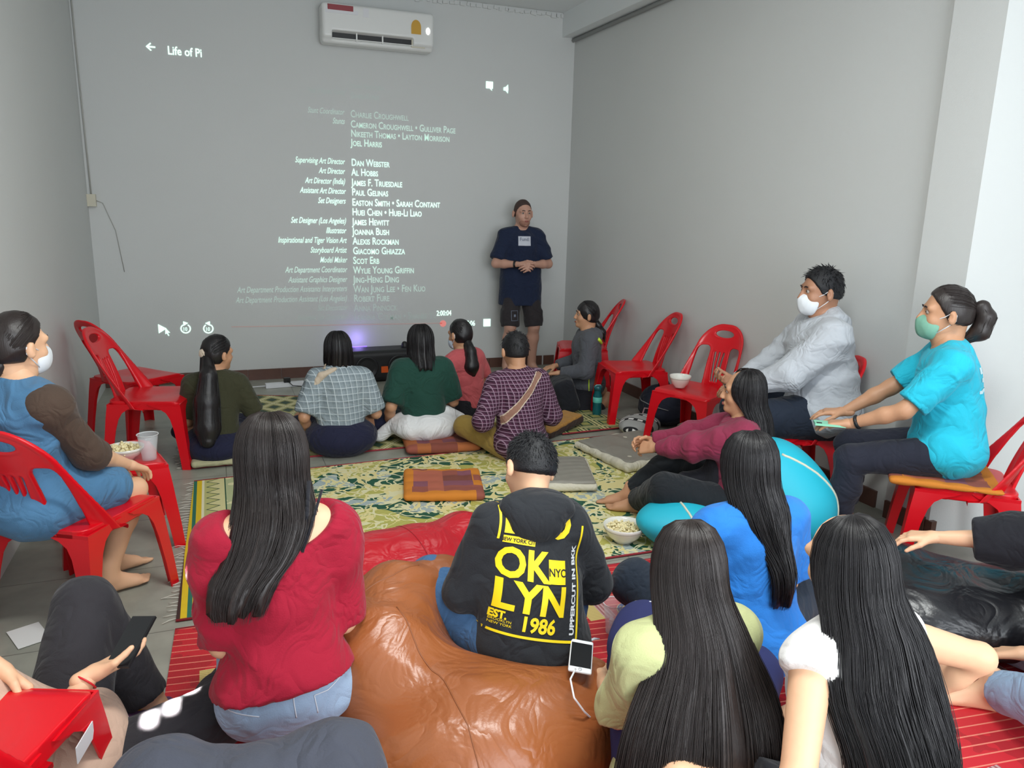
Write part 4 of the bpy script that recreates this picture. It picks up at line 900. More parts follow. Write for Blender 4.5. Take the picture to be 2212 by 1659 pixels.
def D2(me, x, y, m=yel, rot=0, nm='printed_lettering', off=.002, ta=D(-8)):
    if rot:
        for v in me.vertices: v.co = Vector((-v.co.y, v.co.x, 0))
    for v in me.vertices:
        X_, Y_ = (v.co.x+x)*.92, (v.co.y+y)*1.0; v.co.x = X_*math.cos(ta)-Y_*math.sin(ta); v.co.y = X_*math.sin(ta)+Y_*math.cos(ta)
    return decal(q, me, cc+ud*.012, xd, ud, nd, m, nm, off=off, maxlen=.012)
K = 1.0
fr_ = .145
for rr_ in (rectp(-fr_, -.228, fr_+.018, -.220), rectp(fr_+.010, -.228, fr_+.018, .12), rectp(-fr_, .05, -fr_+.008, .19), rectp(-fr_, .182, -.05, .19)): D2(poly_mesh([rr_]), 0, 0, nm='printed_border')
D2(text_geo('BRO', .125, 'LEFT', sx=.98, off=.004), -.130, .075)
D2(poly_mesh([rectp(-.125, .042, -.02, .064)]), 0, 0); D2(text_geo('NEW YORK CITY', .016, 'CENTER', off=.0004), -.072, .047, blk, off=.003)
D2(text_geo('OK', .120, 'LEFT', sx=.92, off=.004), -.135, -.055)
D2(poly_mesh([rectp(.030, -.058, .095, .010)]), 0, 0); D2(text_geo('NYC', .032, 'CENTER', off=.0006), .0625, -.036, blk, off=.003)
D2(text_geo('LYN', .120, 'LEFT', sx=1.05, off=.004), -.132, -.150)
D2(text_geo('EST.', .032, 'LEFT', sx=.85, off=.0015), -.132, -.183); D2(text_geo('BROOKLYN', .011, 'LEFT', sx=1.05), -.130, -.193); D2(text_geo('NEW YORK', .011, 'LEFT', sx=1.1), -.130, -.204)
D2(text_geo('1986', .062, 'LEFT', sx=.95, off=.002), -.045, -.205)
D2(text_geo('UPPERCUT IN BKK', .025, 'LEFT', sx=1.25, off=.001), .146, -.205, whp, rot=1)
MB().tube([(.15, .0, .22), (.20, .0, .235), (.25, .03, .225), (.275, .04, .215)], [.005, .005, .005, .002], 6).build('drawstring', whp, q.root, True)

# woman in the blue t-shirt
blu = cloth('cobalt_cotton', (42, 122, 206)); darkp = cloth('ink_trousers', (40, 48, 60))
q = human('person in bright blue t-shirt with very long black hair, seen from behind right of centre', (1.67, 1.97), D(2), S=.97, SW=.15, pel=.20, lean=6, head=(-10, 10, 0), ears=False, lh=(-.16, .28, .28), rh=(.18, .28, .28), lpole=(-.4, -.6, -1), rpole=(.4, -.6, -1), lf=(.1, .40, .08), rf=(.30, .44, .08), lkp=(-.35, .5, .2), rkp=(.9, .2, .45), skin=skin_light, h=.011)
shirt(q, blu, sleeve=.9, se=.028, hem=-.12, seed=27, h=.009, W=1.16, amp=.006, hemflare=.05, fr=12)
pants(q, darkp, upto=1.9, seed=28, e=.03, W=1.1, extra=[cone(q.P+V3(.08, .06, 0), q.P+V3(.42, .12, -.04), .14, .10, k=.05)])
z0 = q.neck[2]
hair_long(q, [(0, q.hc[1]-.01, q.hc[2]-.06, .094, .11, .02), (0, q.neck[1]-.035, z0+.02, .10, .095, .0), (.005, q.neck[1]-.06, z0-.05, .075, .08, -.02), (.02, q.chest[1]-.11, q.chest[2]+.02, .045, .05, -.02), (.025, q.waist[1]-.13, q.waist[2]+.12, .035, .035, -.02), (.02, q.waist[1]-.13, q.waist[2]-.03, .022, .02, -.01)],
          n=700, seed=12, span=(-22, 208), tip=.6, clump=5, endvar=.35, rr=.0014)

# woman in the pale green top
gr = cloth('pale_green_linen', (182, 186, 134)); nvp = mat('navy_embroidered', (36, 42, 92), .85); g = NT(nvp); vz = g.vor(g.tc.outputs['Object'], 26); g.col(g.mix(g.m('MULTIPLY', g.m('LESS_THAN', vz.outputs['Distance'], .16), g.m('GREATER_THAN', g.noise(g.tc.outputs['Object'], 5), .52)), (36, 42, 92), (214, 216, 226)))
q = human('person in pale green top whose straight black hair reaches the floor edge, bottom centre right', (1.10, 1.47), D(2), S=.97, SW=.150, pel=.15, lean=6, head=(-14, 14, 0), ears=False, lh=(-.06, .36, .26), rh=(.12, .34, .24), lpole=(-.35, -.6, -1), rpole=(.35, -.6, -1), lf=(.12, .50, .08), rf=(.12, .44, .08), lkp=(.05, .25, 1), rkp=(.9, .3, .4), skin=skin_light, h=.011)
shirt(q, gr, sleeve=.95, se=.022, hem=-.12, seed=30, h=.009, W=1.02, amp=.006, hemflare=.06, fr=13)
pants(q, nvp, upto=1.9, seed=31, e=.03, W=1.12, extra=[ell(q.lk+V3(.04, .03, .02), (.095, .10, .10), k=.05)])
z0 = q.neck[2]
hair_long(q, [(0, q.hc[1]-.01, q.hc[2]-.06, .098, .115, .03), (0, q.neck[1]-.03, z0+.02, .115, .10, .01), (0, q.neck[1]-.05, z0-.07, .150, .105, .0), (-.01, q.chest[1]-.07, q.chest[2]-.0, .20, .12, -.02), (-.02, q.waist[1]-.07, q.waist[2]+.05, .235, .13, -.02), (-.02, q.waist[1]-.08, q.waist[2]-.10, .25, .135, -.02), (-.02, q.P[1]-.10, q.P[2]-.03, .25, .135, -.02)],
          n=1300, seed=13, span=(-14, 202), tip=.35, clump=10, endvar=.12, rr=.0009, jit=.004, m=hair_brown)

# girl in the white sleeveless top
wt = cloth('white_jersey', (228, 226, 224))
q = human('person in white sleeveless top with long dark hair, black bead bracelet, bottom right', (1.40, 1.21), D(6), S=.98, pel=.22, lean=8, head=(-2, 12, 0), ears=False, lh=(-.26, .02, .22), rh=(.34, .10, .34), lpole=(-.9, -1, 0), rpole=(1, -.6, .2), lf=(-.25, .36, .08), rf=(.12, .44, .08), lkp=(-.9, .4, .3), rkp=(.9, .3, .4), skin=skin_light, h=.010, SW=.150, rhd=((.1, .4, -1), (-1, 0, 0)))
shirt(q, wt, sleeve=.10, se=.012, hem=-.04, seed=33, h=.009, W=1.1, amp=.004, hemflare=.02)
pants(q, blackp, upto=.55, seed=34, e=.02, name='shorts', flare=.02)
z0 = q.neck[2]
hair_long(q, [(0, q.hc[1]-.01, q.hc[2]-.06, .098, .115, .03), (0, q.neck[1]-.03, z0+.03, .125, .105, .01), (-.0, q.neck[1]-.05, z0-.06, .165, .11, .0), (.0, q.chest[1]-.08, q.chest[2]-.0, .155, .115, -.02), (.02, q.waist[1]-.09, q.waist[2]+.05, .145, .115, -.02), (.02, q.waist[1]-.10, q.waist[2]-.10, .14, .12, -.02), (.02, q.P[1]-.11, q.P[2]-.08, .13, .12, -.02)],
          n=1200, seed=14, span=(-16, 204), tip=.45, clump=9, endvar=.2, rr=.0009, jit=.006)
fa = unit(q.re-q.rw); mb = MB(); u_ = unit(np.cross(fa, V3(.2, .3, 1))); v_ = np.cross(fa, u_)
for i in range(20):
    t = 2*PI*i/20; c = q.rw+fa*.03+.030*(math.cos(t)*u_+math.sin(t)*v_); mb.lathe([(0, -.0055), (.004, -.004), (.0055, 0), (.004, .004), (0, .0055)], 6, c)
mb.build('bead_bracelet', dark, q.root, True)

# girl in the maroon hoodie on the turquoise beanbag
mr = cloth('maroon_fleece', (136, 46, 72)); blkp = cloth('black_sweatpants', (28, 32, 36))
q = human('person in maroon hoodie hugging their knees, leaning back against the turquoise beanbag', (2.48, 3.13), D(52), S=.95, pel=.16, lean=-3, head=(2, 2, 0), ears=False, lh=(.06, .56, .36), rh=(.12, .54, .38), lpole=(-.4, -.8, -1), rpole=(.4, -.8, -1), lf=(.05, .50, .08), rf=(.14, .56, .08), lkp=(-.75, .5, .55), rkp=(.6, .5, .6), skin=skinm, face=True, h=.011, lhd=((.5, 1, -.2), (.6, -.5, -.6)), rhd=((-.5, 1, 0), (-.6, -.6, -.4)), curl=(.8, .8))
shirt(q, mr, sleeve=1.93, se=.030, hem=-.13, seed=36, h=.010, W=1.15, amp=.007, hemflare=.05, fullcuff=True, fr=15, extra=[ell(q.neck+V3(0, -.06, .0), (.10, .07, .06), k=.03)])
sdf('undershirt', [ell(q.waist+V3(0, .07, .02), (.12, .09, .15), q.R1, k=.04), cone(q.waist+V3(0, .12, -.08), q.waist+V3(-.02, .26, -.07), .10, .05, k=.05)], blackp, q.root, h=.011, disp=folds(.006, 18, 3))
pants(q, blkp, upto=1.95, seed=37, e=.03, W=1.12)
z0 = q.neck[2]
hair_long(q, [(0, q.hc[1]-.01, q.hc[2]-.06, .092, .11, .02), (0, q.neck[1]-.03, z0+.03, .105, .10, .02), (0, q.neck[1]-.045, z0-.06, .12, .10, .0), (-.02, q.chest[1]-.08, q.chest[2]-.0, .10, .09, -.03), (-.02, q.chest[1]-.08, q.chest[2]-.08, .08, .07, -.03)], n=360, seed=15, span=(-42, 222), tip=.5, clump=8, endvar=.3, rr=.0015, m=hairm)

# reclining person at the left edge, beige blouse
bg = cloth('beige_linen', (200, 168, 148)); bkt = cloth('washed_black_denim', (48, 46, 50))
q = human('reclining person in beige blouse and ripped black jeans, holding a dark phone, left edge', (-.47, 2.10), D(-80), S=1.0, pel=.13, lean=-50, bend=.8, head=(0, 20, 0), rh=(.02, .10, .40), lh=(-.02, -.10, .46), lpole=(-.6, -.3, -1), rpole=(.6, -.5, -1), lf=(-.28, .26, .06), rf=(-.34, .52, .05), lkp=(-.5, .1, .75), rkp=(.5, .5, .3), lfd=(.6, .8, 0), rfd=(-.7, .7, 0), skin=skin_light, h=.010, rhd=((-.3, .95, .15), (-.2, -.1, 1)), lhd=((.2, .5, -.6), (.5, -.6, -.5)), curl=(.9, .45))
shirt(q, bg, sleeve=1.15, se=.03, hem=-.10, seed=40, h=.009, W=1.3, amp=.008, hemflare=.05, fr=12)
pants(q, bkt, upto=1.9, seed=41, e=.03, W=1.1)
haircap(q, hairm, e=.013, front=.04, low=-.06)
band('bracelet', q.rw-unit(q.rw-q.re)*.02, .030, .01, unit(q.rw-q.re), mat('red_cord', (206, 30, 40), .5), q.root, tube=.0028)
mx = Matrix.Translation(q.root.location)@Matrix.Rotation(D(-80), 4, 'Z'); c = mx@Vector(tuple(q.rw+V3(-.035, .105, .050)))
ph = empty('mobile_phone', c, 0); ph.rotation_euler = (D(28), D(-8), D(-32)); tag(ph, 'black phone held by the person in the beige blouse', 'phone')
MB().box((0, 0, 0), (.037, .078, .004)).build('case', dark, ph); MB().box((0, 0, .0045), (.034, .073, .0006)).build('screen', mat('phone_glass', (14, 16, 20), .3), ph)

# knees of the person in dark grey sitting below the frame
dg = cloth('dark_slate_cotton', (66, 68, 78))
q = human('knees of a reclining person in dark slate trousers, bottom edge left of the brown beanbag', (-.05, 1.27), D(-6), S=1.0, pel=.12, lean=-52, bend=.9, head=(0, 30, 0), lh=(-.35, -.35, .05), rh=(.35, -.35, .05), lf=(-.06, .45, .08), rf=(.16, .45, .08), lkp=(-.2, .2, 1), rkp=(.3, .2, 1), h=.013)
shirt(q, dg, sleeve=.9, hem=-.05, seed=43, h=.013); pants(q, dg, upto=1.9, e=.045, seed=44, W=1.2, amp=.005, extra=[ell(lerp(q.lk, q.rk, .5)+V3(0, -.02, -.01), (.17, .085, .07), k=.08), cone(lerp(q.lk, q.rk, .5)+V3(0, -.05, -.02), lerp(q.lhip, q.rhip, .5)+V3(0, .1, .05), .10, .10, k=.08)])
haircap(q, hairm, e=.013, front=.04, low=-.06)

# person at the right edge in black shirt and light jeans, arm stretched over the black beanbag
q = human('person cut off by the right edge, black sleeve and arm stretched towards the black beanbag', (2.70, 1.47), D(50), S=1.0, pel=.16, lean=-6, head=(0, 5, 0), rh=(.28, .56, .43), lh=(-.05, .2, .20), rpole=(.5, -.5, -1), lpole=(-.5, -.5, -1), lf=(-.12, .30, .08), rf=(.0, .36, .08), lkp=(-.9, .2, .3), rkp=(.8, .1, -.1), skin=skin_light, h=.012, curl=(.3, .5))
shirt(q, blackp, sleeve=1.5, se=.05, hem=-.10, seed=46, h=.011, W=1.2)
pants(q, ljean, upto=1.9, seed=47, e=.03, name='jeans')
hair_long(q, [(0, q.hc[1]-.01, q.hc[2]-.07, .092, .105, .03), (0, q.hc[1]-.015, q.hc[2]-.15, .09, .092, .0)], n=120, seed=4, span=(-25, 205), tip=.2)

# ---------------------------------------------------------------- mats
def corner_mesh(pts, z0, z1, nx=1, ny=1):
    a, b, c, d = [np.array(p, float) for p in pts]; V = []; F = []
    for k, z in ((0, z0), (1, z1)):
        for i in range(nx+1):
            for j in range(ny+1):
                p = lerp(lerp(a, b, i/nx), lerp(d, c, i/nx), j/ny); V.append((p[0], p[1], z))
    n = (nx+1)*(ny+1)
    for i in range(nx):
        for j in range(ny):
            q_ = i*(ny+1)+j; F += [(q_+n, q_+ny+1+n, q_+ny+2+n, q_+1+n), (q_, q_+1, q_+ny+2, q_+ny+1)]
    for i in range(nx):
        q_ = i*(ny+1); F.append((q_, q_+ny+1, q_+ny+1+n, q_+n)); q_ += ny; F.append((q_, q_+n, q_+ny+1+n, q_+ny+1))
    for j in range(ny):
        F.append((j, j+n, j+1+n, j+1)); q_ = nx*(ny+1)+j; F.append((q_, q_+1, q_+1+n, q_+n))
    me = bpy.data.meshes.new('mat'); me.from_pydata(V, [], F); me.update(); return me
CRM, GRN, YLG, DKG = (222, 214, 164), (26, 84, 62), (176, 172, 84), (52, 50, 42)
def green_mat(name, kind):
    m = mat(name, CRM, .6); g = NT(m); o = g.xyz(); X, Y = o[0], o[1]; v = g.tc.outputs['Object']
    if kind == 'floral':
        wv = g.noise(v, 3.6, 2, 1.8); w2 = g.noise(v, 9, 1, 1.2); w3 = g.noise(v, 2.4, 1, .8)
        f1 = g.m('LESS_THAN', g.m('ABSOLUTE', g.m('SUBTRACT', wv, .5)), .028); f2 = g.m('LESS_THAN', g.m('ABSOLUTE', g.m('SUBTRACT', w2, .5)), .045)
        vd = g.vor(v, 15); leaf = g.m('LESS_THAN', vd.outputs['Distance'], .27)
        st = g.m('GREATER_THAN', g.m('FRACT', g.m('MULTIPLY', g.m('ADD', X, Y), 42)), .5)
        base = g.mix(g.m('GREATER_THAN', w3, .50), GRN, g.mix(st, (196, 194, 110), (168, 160, 70)))
        base = g.mix(g.m('LESS_THAN', w3, .40), base, g.mix(st, (200, 206, 196), (120, 148, 158)))
        c = g.mix(g.m('MULTIPLY', leaf, g.m('GREATER_THAN', wv, .44)), base, (214, 214, 160)); c = g.mix(f2, c, (226, 220, 176)); c = g.mix(f1, c, (228, 214, 150))
        # border: scallops and stripes along the left end
        e = g.m('SUBTRACT', X, -.24)
        sc_ = g.m('ADD', .125, g.m('MULTIPLY', g.m('PINGPONG', g.m('MULTIPLY', Y, 1.0), .045), 1.5))
        c = g.mix(g.m('LESS_THAN', e, .30), c, g.mix(g.m('GREATER_THAN', vd.outputs['Distance'], .36), (222, 216, 170), (180, 186, 140)))
        c = g.mix(g.m('LESS_THAN', e, .235), c, (40, 84, 60)); c = g.mix(g.m('LESS_THAN', e, .228), c, (214, 206, 150))
        c = g.mix(g.m('LESS_THAN', e, g.m('ADD', sc_, .012)), c, (40, 76, 56)); c = g.mix(g.m('LESS_THAN', e, sc_), c, (188, 186, 120))
        c = g.mix(g.m('LESS_THAN', e, .118), c, (232, 226, 190))
        for a_, cc_ in ((.105, (222, 188, 30)), (.078, (36, 110, 90)), (.06, (222, 188, 30)), (.035, (60, 38, 34)), (.018, (214, 200, 140))): c = g.mix(g.m('LESS_THAN', e, a_), c, cc_)
    elif kind == 'diamond':
        k = 5.0; a = g.m('PINGPONG', g.m('ADD', g.m('MULTIPLY', X, k), g.m('MULTIPLY', Y, k*.8)), .5); b = g.m('PINGPONG', g.m('SUBTRACT', g.m('MULTIPLY', X, k), g.m('MULTIPLY', Y, k*.8)), .5)
        dm = g.m('MINIMUM', a, b); l1 = g.m('LESS_THAN', dm, .05); l2 = g.m('LESS_THAN', g.m('ABSOLUTE', g.m('SUBTRACT', dm, .12)), .03); l3 = g.m('GREATER_THAN', g.m('MINIMUM', a, b), .27)
        n = g.noise(v, 26, 2, 1)
        c = g.mix(g.m('GREATER_THAN', n, .52), (150, 148, 88), (120, 122, 72)); c = g.mix(l2, c, (212, 204, 150)); c = g.mix(l1, c, (222, 214, 168)); c = g.mix(l3, c, (44, 70, 52))
        e = g.m('SUBTRACT', X, -.24)
        for a_, cc_ in ((.16, (206, 196, 140)), (.13, (200, 170, 60)), (.10, (60, 44, 40)), (.07, (200, 190, 120)), (.04, (90, 90, 50)), (.02, (200, 190, 140))): c = g.mix(g.m('LESS_THAN', e, a_), c, cc_)
    else:
        c = None
        fx = g.m('FRACT', g.m('MULTIPLY', X, 5.5)); fy = g.m('FRACT', g.m('MULTIPLY', Y, 5.5)); qx = g.m('ABSOLUTE', g.m('SUBTRACT', fx, .5)); qy = g.m('ABSOLUTE', g.m('SUBTRACT', fy, .5)); qm = g.m('MAXIMUM', qx, qy)
        c = g.mix(g.m('GREATER_THAN', g.noise(v, 60), .5), (214, 206, 146), (196, 190, 130)); c = g.mix(g.m('LESS_THAN', qm, .30), c, (34, 78, 54)); c = g.mix(g.m('LESS_THAN', qm, .2), c, (168, 164, 96)); c = g.mix(g.m('LESS_THAN', g.m('ABSOLUTE', g.m('SUBTRACT', qm, .4)), .03), c, (40, 66, 46))
        e = g.m('SUBTRACT', X, 3.05)
    rb = g.m('FRACT', g.m('MULTIPLY', Y, 1/.9))
    g.col(c); g.bump(g.wave(v, 90), .3, .002)
    return m
rm = mat('red_woven_mat', (190, 34, 44), .55); g = NT(rm); o = g.xyz(); v = g.tc.outputs['Object']; rY = g.m('ADD', o[1], g.m('MULTIPLY', o[0], .12))
ln = g.m('LESS_THAN', g.m('FRACT', g.m('MULTIPLY', rY, 24)), .13)
bx_ = g.m('FRACT', g.m('MULTIPLY', g.m('ADD', o[0], g.m('MULTIPLY', g.m('FLOOR', g.m('MULTIPLY', o[1], 3)), .23)), 1.35))
blk_ = g.m('MULTIPLY', g.m('LESS_THAN', bx_, .16), g.m('GREATER_THAN', g.m('FRACT', g.m('MULTIPLY', o[1], 2.2)), .55))
cr_ = g.mix(g.m('LESS_THAN', g.m('FRACT', g.m('MULTIPLY', o[1], 90)), .5), (206, 186, 120), (186, 160, 92)); pk = g.mix(g.m('LESS_THAN', g.m('FRACT', g.m('MULTIPLY', o[0], 60)), .5), (150, 90, 90), (186, 150, 150))
c = g.mix(g.m('GREATER_THAN', g.noise(v, 5), .5), (196, 32, 44), (172, 28, 38)); c = g.mix(ln, c, (224, 128, 108)); c = g.mix(blk_, c, cr_); c = g.mix(g.m('MULTIPLY', blk_, g.m('GREATER_THAN', bx_, .09)), c, pk)
g.col(c); g.bump(g.wave(v, 120), .3, .002)
edge = mat('red_mat_binding', (150, 40, 50), .7)
def matobj(pts, m, label, name='floor_mat', fringe=True, z=0.002, th=.006, trim=True, seed=0):
    r = empty(name, (0, 0, 0)); tag(r, label, 'mat')
    link('woven_panel', corner_mesh(pts, z, z+th), m, r, False)
    a, b, c_, d = [V3(p[0], p[1], z+th*.6) for p in pts]
    if trim:
        MB().tube([a, b], .006, 6).build('binding', edge, r, True); MB().tube([d, c_], .006, 6).build('binding', edge, r, True)
    if fringe:
        rg = np.random.RandomState(seed); mb = MB(); n = int(np.linalg.norm(d-a)/.035)
        for i in range(n):
            p = lerp(a, d, (i+.5)/n); q_ = p+V3(-rg.uniform(.03, .08), rg.uniform(-.025, .025), -.002); mb.tube([p, lerp(p, q_, .5)+V3(0, rg.uniform(-.012, .012), .003), q_], .0016, 4)
        tag(mb.build('fringe', mat('white_fringe', (222, 218, 206), .8), r, True), kind='stuff')
    return r
matobj([(-.24, 4.98), (3.00, 5.06), (2.62, 5.95), (-.24, 7.02)][:4], green_mat('diamond_weave', 'diamond'), 'green and cream mat with diamond pattern under the front row', seed=1)
matobj([(-.22, 3.06), (3.10, 3.0), (3.02, 4.88), (-.18, 4.72)], green_mat('floral_weave', 'floral'), 'green and cream floral mat in the middle of the room', seed=2, z=.003)
matobj([(-.30, .9), (3.0, .9), (3.0, 2.93), (-.22, 2.99)], rm, 'red striped woven mat in the foreground', seed=3, fringe=False, z=.002)
matobj([(2.35, 4.98), (3.02, 5.02), (2.80, 5.72), (2.30, 5.80)], green_mat('block_weave', 'block'), 'small cream mat with green square pattern beside the teal bottle', seed=4, fringe=False, z=.009)

# ---------------------------------------------------------------- cushions
def check(name, cols, k=11, seedoff=0.0):
    m = mat(name, cols[0], .85, spec=.2); g = NT(m); o = g.xyz(); v = g.tc.outputs['Object']
    sx = g.m('FLOOR', g.m('MULTIPLY', o[0], k)); sy = g.m('FLOOR', g.m('MULTIPLY', o[1], k)); w_ = g.t.nodes.new('ShaderNodeTexWhiteNoise'); w_.noise_dimensions = '2D'; g.t.links.new(g.comb(g.m('ADD', sx, seedoff), sy), w_.inputs['Vector']); r = w_.outputs['Value']
    c = g.mix(g.m('GREATER_THAN', r, .25), cols[0], cols[1]); c = g.mix(g.m('GREATER_THAN', r, .5), c, cols[2]); c = g.mix(g.m('GREATER_THAN', r, .75), c, cols[3])
    ed = g.m('GREATER_THAN', g.m('MAXIMUM', g.m('ABSOLUTE', o[0]), g.m('ABSOLUTE', o[1])), .175); c = g.mix(g.m('MULTIPLY', ed, g.m('GREATER_THAN', r, .3)), c, cols[4])
    g.col(c); g.bump(g.noise(v, 120), .3); return m
orc = check('orange_patchwork', [(150, 86, 74), (176, 100, 80), (136, 84, 96), (126, 74, 64), (206, 128, 50)])
rub = check('rust_patchwork', [(132, 74, 62), (150, 84, 70), (124, 76, 86), (110, 66, 58), (168, 100, 60)], seedoff=7)
def cushion(x, y, rz, hx, hy, hz, m, label, z=.012, tilt=(0, 0), seed=0, top=None, bend=0.0, name='seat_cushion', quilt=.006):
    def dsp(G):
        a = np.abs(np.sin(G[..., 0]*PI/.12))*np.abs(np.sin(G[..., 1]*PI/.12)); return (-quilt*(a-.5)+.004*np.sin(G[..., 0]*9+seed)*np.sin(G[..., 1]*7)).astype(np.float32)
    g_ = sdf_geo([rbox((0, 0, 0), (hx, hy, hz), rad=min(hz*.95, .03))], .009, disp=dsp, sm=1)
    if bend: g_ = (g_[0]+np.stack([0*g_[0][:, 0], 0*g_[0][:, 0], bend*g_[0][:, 1]**2], 1), g_[1])
    if top is None:
        o = link(name, geo_mesh(name, [g_]), m); o.location = (x, y, z+hz); o.rotation_euler = (tilt[0], tilt[1], rz); tag(o, label, 'cushion'); return o
    r = empty(name, (x, y, z+hz), rz); tag(r, label, 'cushion'); link('cushion_body', geo_mesh('cushion_body', [g_]), m, r)
    sdf('cushion_top', [rbox((0, 0, hz*.75), (hx*.93, hy*.93, hz*.5), rad=.015)], top, r, h=.008, disp=folds(.006, 26, seed)); r.rotation_euler = (tilt[0], tilt[1], rz); return r
cushion(1.20, 4.17, D(-14), .235, .235, .022, orc, 'orange and plum patchwork floor cushion lying flat and empty', seed=1)
cushion(1.42, 5.02, D(-8), .26, .24, .028, rub, 'rust patchwork cushion under the person in dark green t-shirt', seed=2)
cream = cloth('cream_canvas', (206, 200, 182)); gtop = mat('worn_grey_vinyl', (138, 134, 124), .5, bump=.5, bscale=18, var=.12, vscale=10)
cushion(1.90, 4.12, D(-18), .24, .26, .03, cream, 'cream edged cushion with worn grey top behind the boy, under the plaid shirt', top=gtop, seed=3)
cushion(2.62, 4.40, D(10), .30, .30, .03, cream, 'large cream edged cushion with worn grey top near the bags', top=gtop, seed=4)
cushion(.00, 5.05, D(0), .20, .12, .022, cloth('khaki_cushion_cloth', (176, 172, 136)), 'pale khaki cushion peeking out under the navy skirt at left', seed=5)
cushion(2.36, 5.10, D(28), .22, .10, .035, cloth('dark_brown_cloth', (62, 48, 42)), 'dark brown and ochre cushion beside the plaid shirt', seed=6, top=cloth('ochre_cloth', (170, 124, 62)), tilt=(0, D(-8)))
o = cushion(3.22, 2.55, D(49), .22, .24, .014, orc, 'patchwork cushion on the chair under the woman in turquoise', z=.425, seed=7)

# ---------------------------------------------------------------- beanbags
def leather(name, c, rough=.33):
    m = mat(name, c, rough, spec=.5); g = NT(m); v = g.tc.outputs['Object']
    n1 = g.noise(v, 5, 3, 1.2); n2 = g.noise(v, 140, 2); g.bump(g.m('ADD', g.m('MULTIPLY', g.m('ABSOLUTE', g.m('SUBTRACT', n1, .5)), 3.2), g.m('MULTIPLY', n2, .06)), .35, .02)
    cc_ = rgb(c); mx_ = g.mix(g.noise(v, 3, 3), (cc_[0]*.85, cc_[1]*.85, cc_[2]*.85, 1), (min(1, cc_[0]*1.12), min(1, cc_[1]*1.12), min(1, cc_[2]*1.12), 1)); g.col(mx_); return m
def beanbag(loc, prims, m, label, seed, amp=.010, fr=11, pipes=(), pm_=None, pn='piping', h=.012):
    r = empty('beanbag', (0, 0, 0)); tag(r, label, 'beanbag')
    o = sdf('cover', prims, m, r, h=h, disp=folds(amp, fr, seed), cuts=[((0, 0, .010), (0, 0, -1))])
    bv = BVHTree.FromPolygons([v.co for v in o.data.vertices], [tuple(p.vertices) for p in o.data.polygons])
    for pts in pipes:
        c = []
        for i in range(len(pts)-1):
            for t in np.linspace(0, 1, 9, endpoint=False):
                rr_ = bv.find_nearest(Vector(tuple(lerp(V3(*pts[i]), V3(*pts[i+1]), t)))); c.append(np.array(rr_[0]))
        MB().tube(c, .0022 if pn == 'seam' else .007, 5).build(pn, pm_, r, True)
    return r
tanl = leather('tan_leather', (146, 84, 46)); redl = leather('red_leather', (186, 16, 34), .28); blkl = leather('black_leather', (30, 30, 34), .3); turq = mat('turquoise_fabric', (28, 176, 200), .6, bump=.2, bscale=30)
seamb = mat('tan_seam', (132, 76, 42), .5)
beanbag(None, [ell((.66, 1.86, .15), (.36, .29, .19), k=.1), ell((.42, 2.14, .22), (.20, .22, .24), k=.14), ell((.50, 2.30, .30), (.17, .13, .20), k=.1), ell((.66, 2.34, .34), (.13, .10, .14), k=.06), ell((.93, 1.90, .13), (.20, .24, .16), k=.12), ell((.90, 2.10, .36), (.22, .22, .17), k=.08, neg=True)],
        tanl, 'large tan leather beanbag in the centre foreground under the boy', 3, amp=.016, fr=10, pipes=[[(.47, 2.1, .48), (.52, 1.92, .42), (.56, 1.70, .30), (.58, 1.55, .12)], [(.38, 2.22, .45), (.48, 2.24, .50), (.6, 2.3, .5)]], pm_=seamb, pn='seam')
beanbag(None, [ell((.42, 2.78, .16), (.24, .30, .19), k=.1), ell((.70, 2.82, .17), (.28, .26, .20), k=.12), ell((.94, 2.92, .20), (.15, .18, .17), k=.1), ell((.32, 2.55, .12), (.18, .2, .14), k=.1)],
        redl, 'glossy red leather beanbag behind the tan one', 5, amp=.012, fr=11, pipes=[[(.64, 3.1, .2), (.66, 2.9, .4), (.70, 2.7, .36), (.74, 2.52, .15)]], pm_=mat('red_seam', (150, 14, 30), .5), pn='seam')
beanbag(None, [ell((2.60, 2.90, .22), (.24, .28, .26), k=.1), ell((2.55, 2.96, .36), (.17, .18, .19), k=.12), ell((2.25, 3.08, .10), (.36, .20, .12), ry(D(6)), k=.1), ell((2.10, 3.08, .10), (.13, .15, .10), k=.08), ell((2.47, 3.22, .26), (.2, .18, .12), k=.06, neg=True)],
        turq, 'turquoise fabric beanbag with cream piping at right', 7, amp=.004, fr=9, pipes=[[(2.48, 2.78, .60), (2.66, 2.70, .48), (2.78, 2.68, .30), (2.78, 2.64, .08)], [(2.12, 3.2, .24), (2.10, 3.0, .18), (2.12, 2.9, .04)]], pm_=mat('cream_piping', (206, 206, 186), .6))
beanbag(None, [ell((2.62, 1.98, .14), (.42, .30, .17), rzm(D(-35)), k=.1), ell((2.35, 2.34, .13), (.30, .22, .14), k=.14), ell((2.95, 1.72, .18), (.3, .26, .18), k=.1), ell((2.56, 2.18, .24), (.12, .1, .08), k=.08)],
        blkl, 'large glossy black leather beanbag at right behind the long haired person', 9, amp=.018, fr=9)

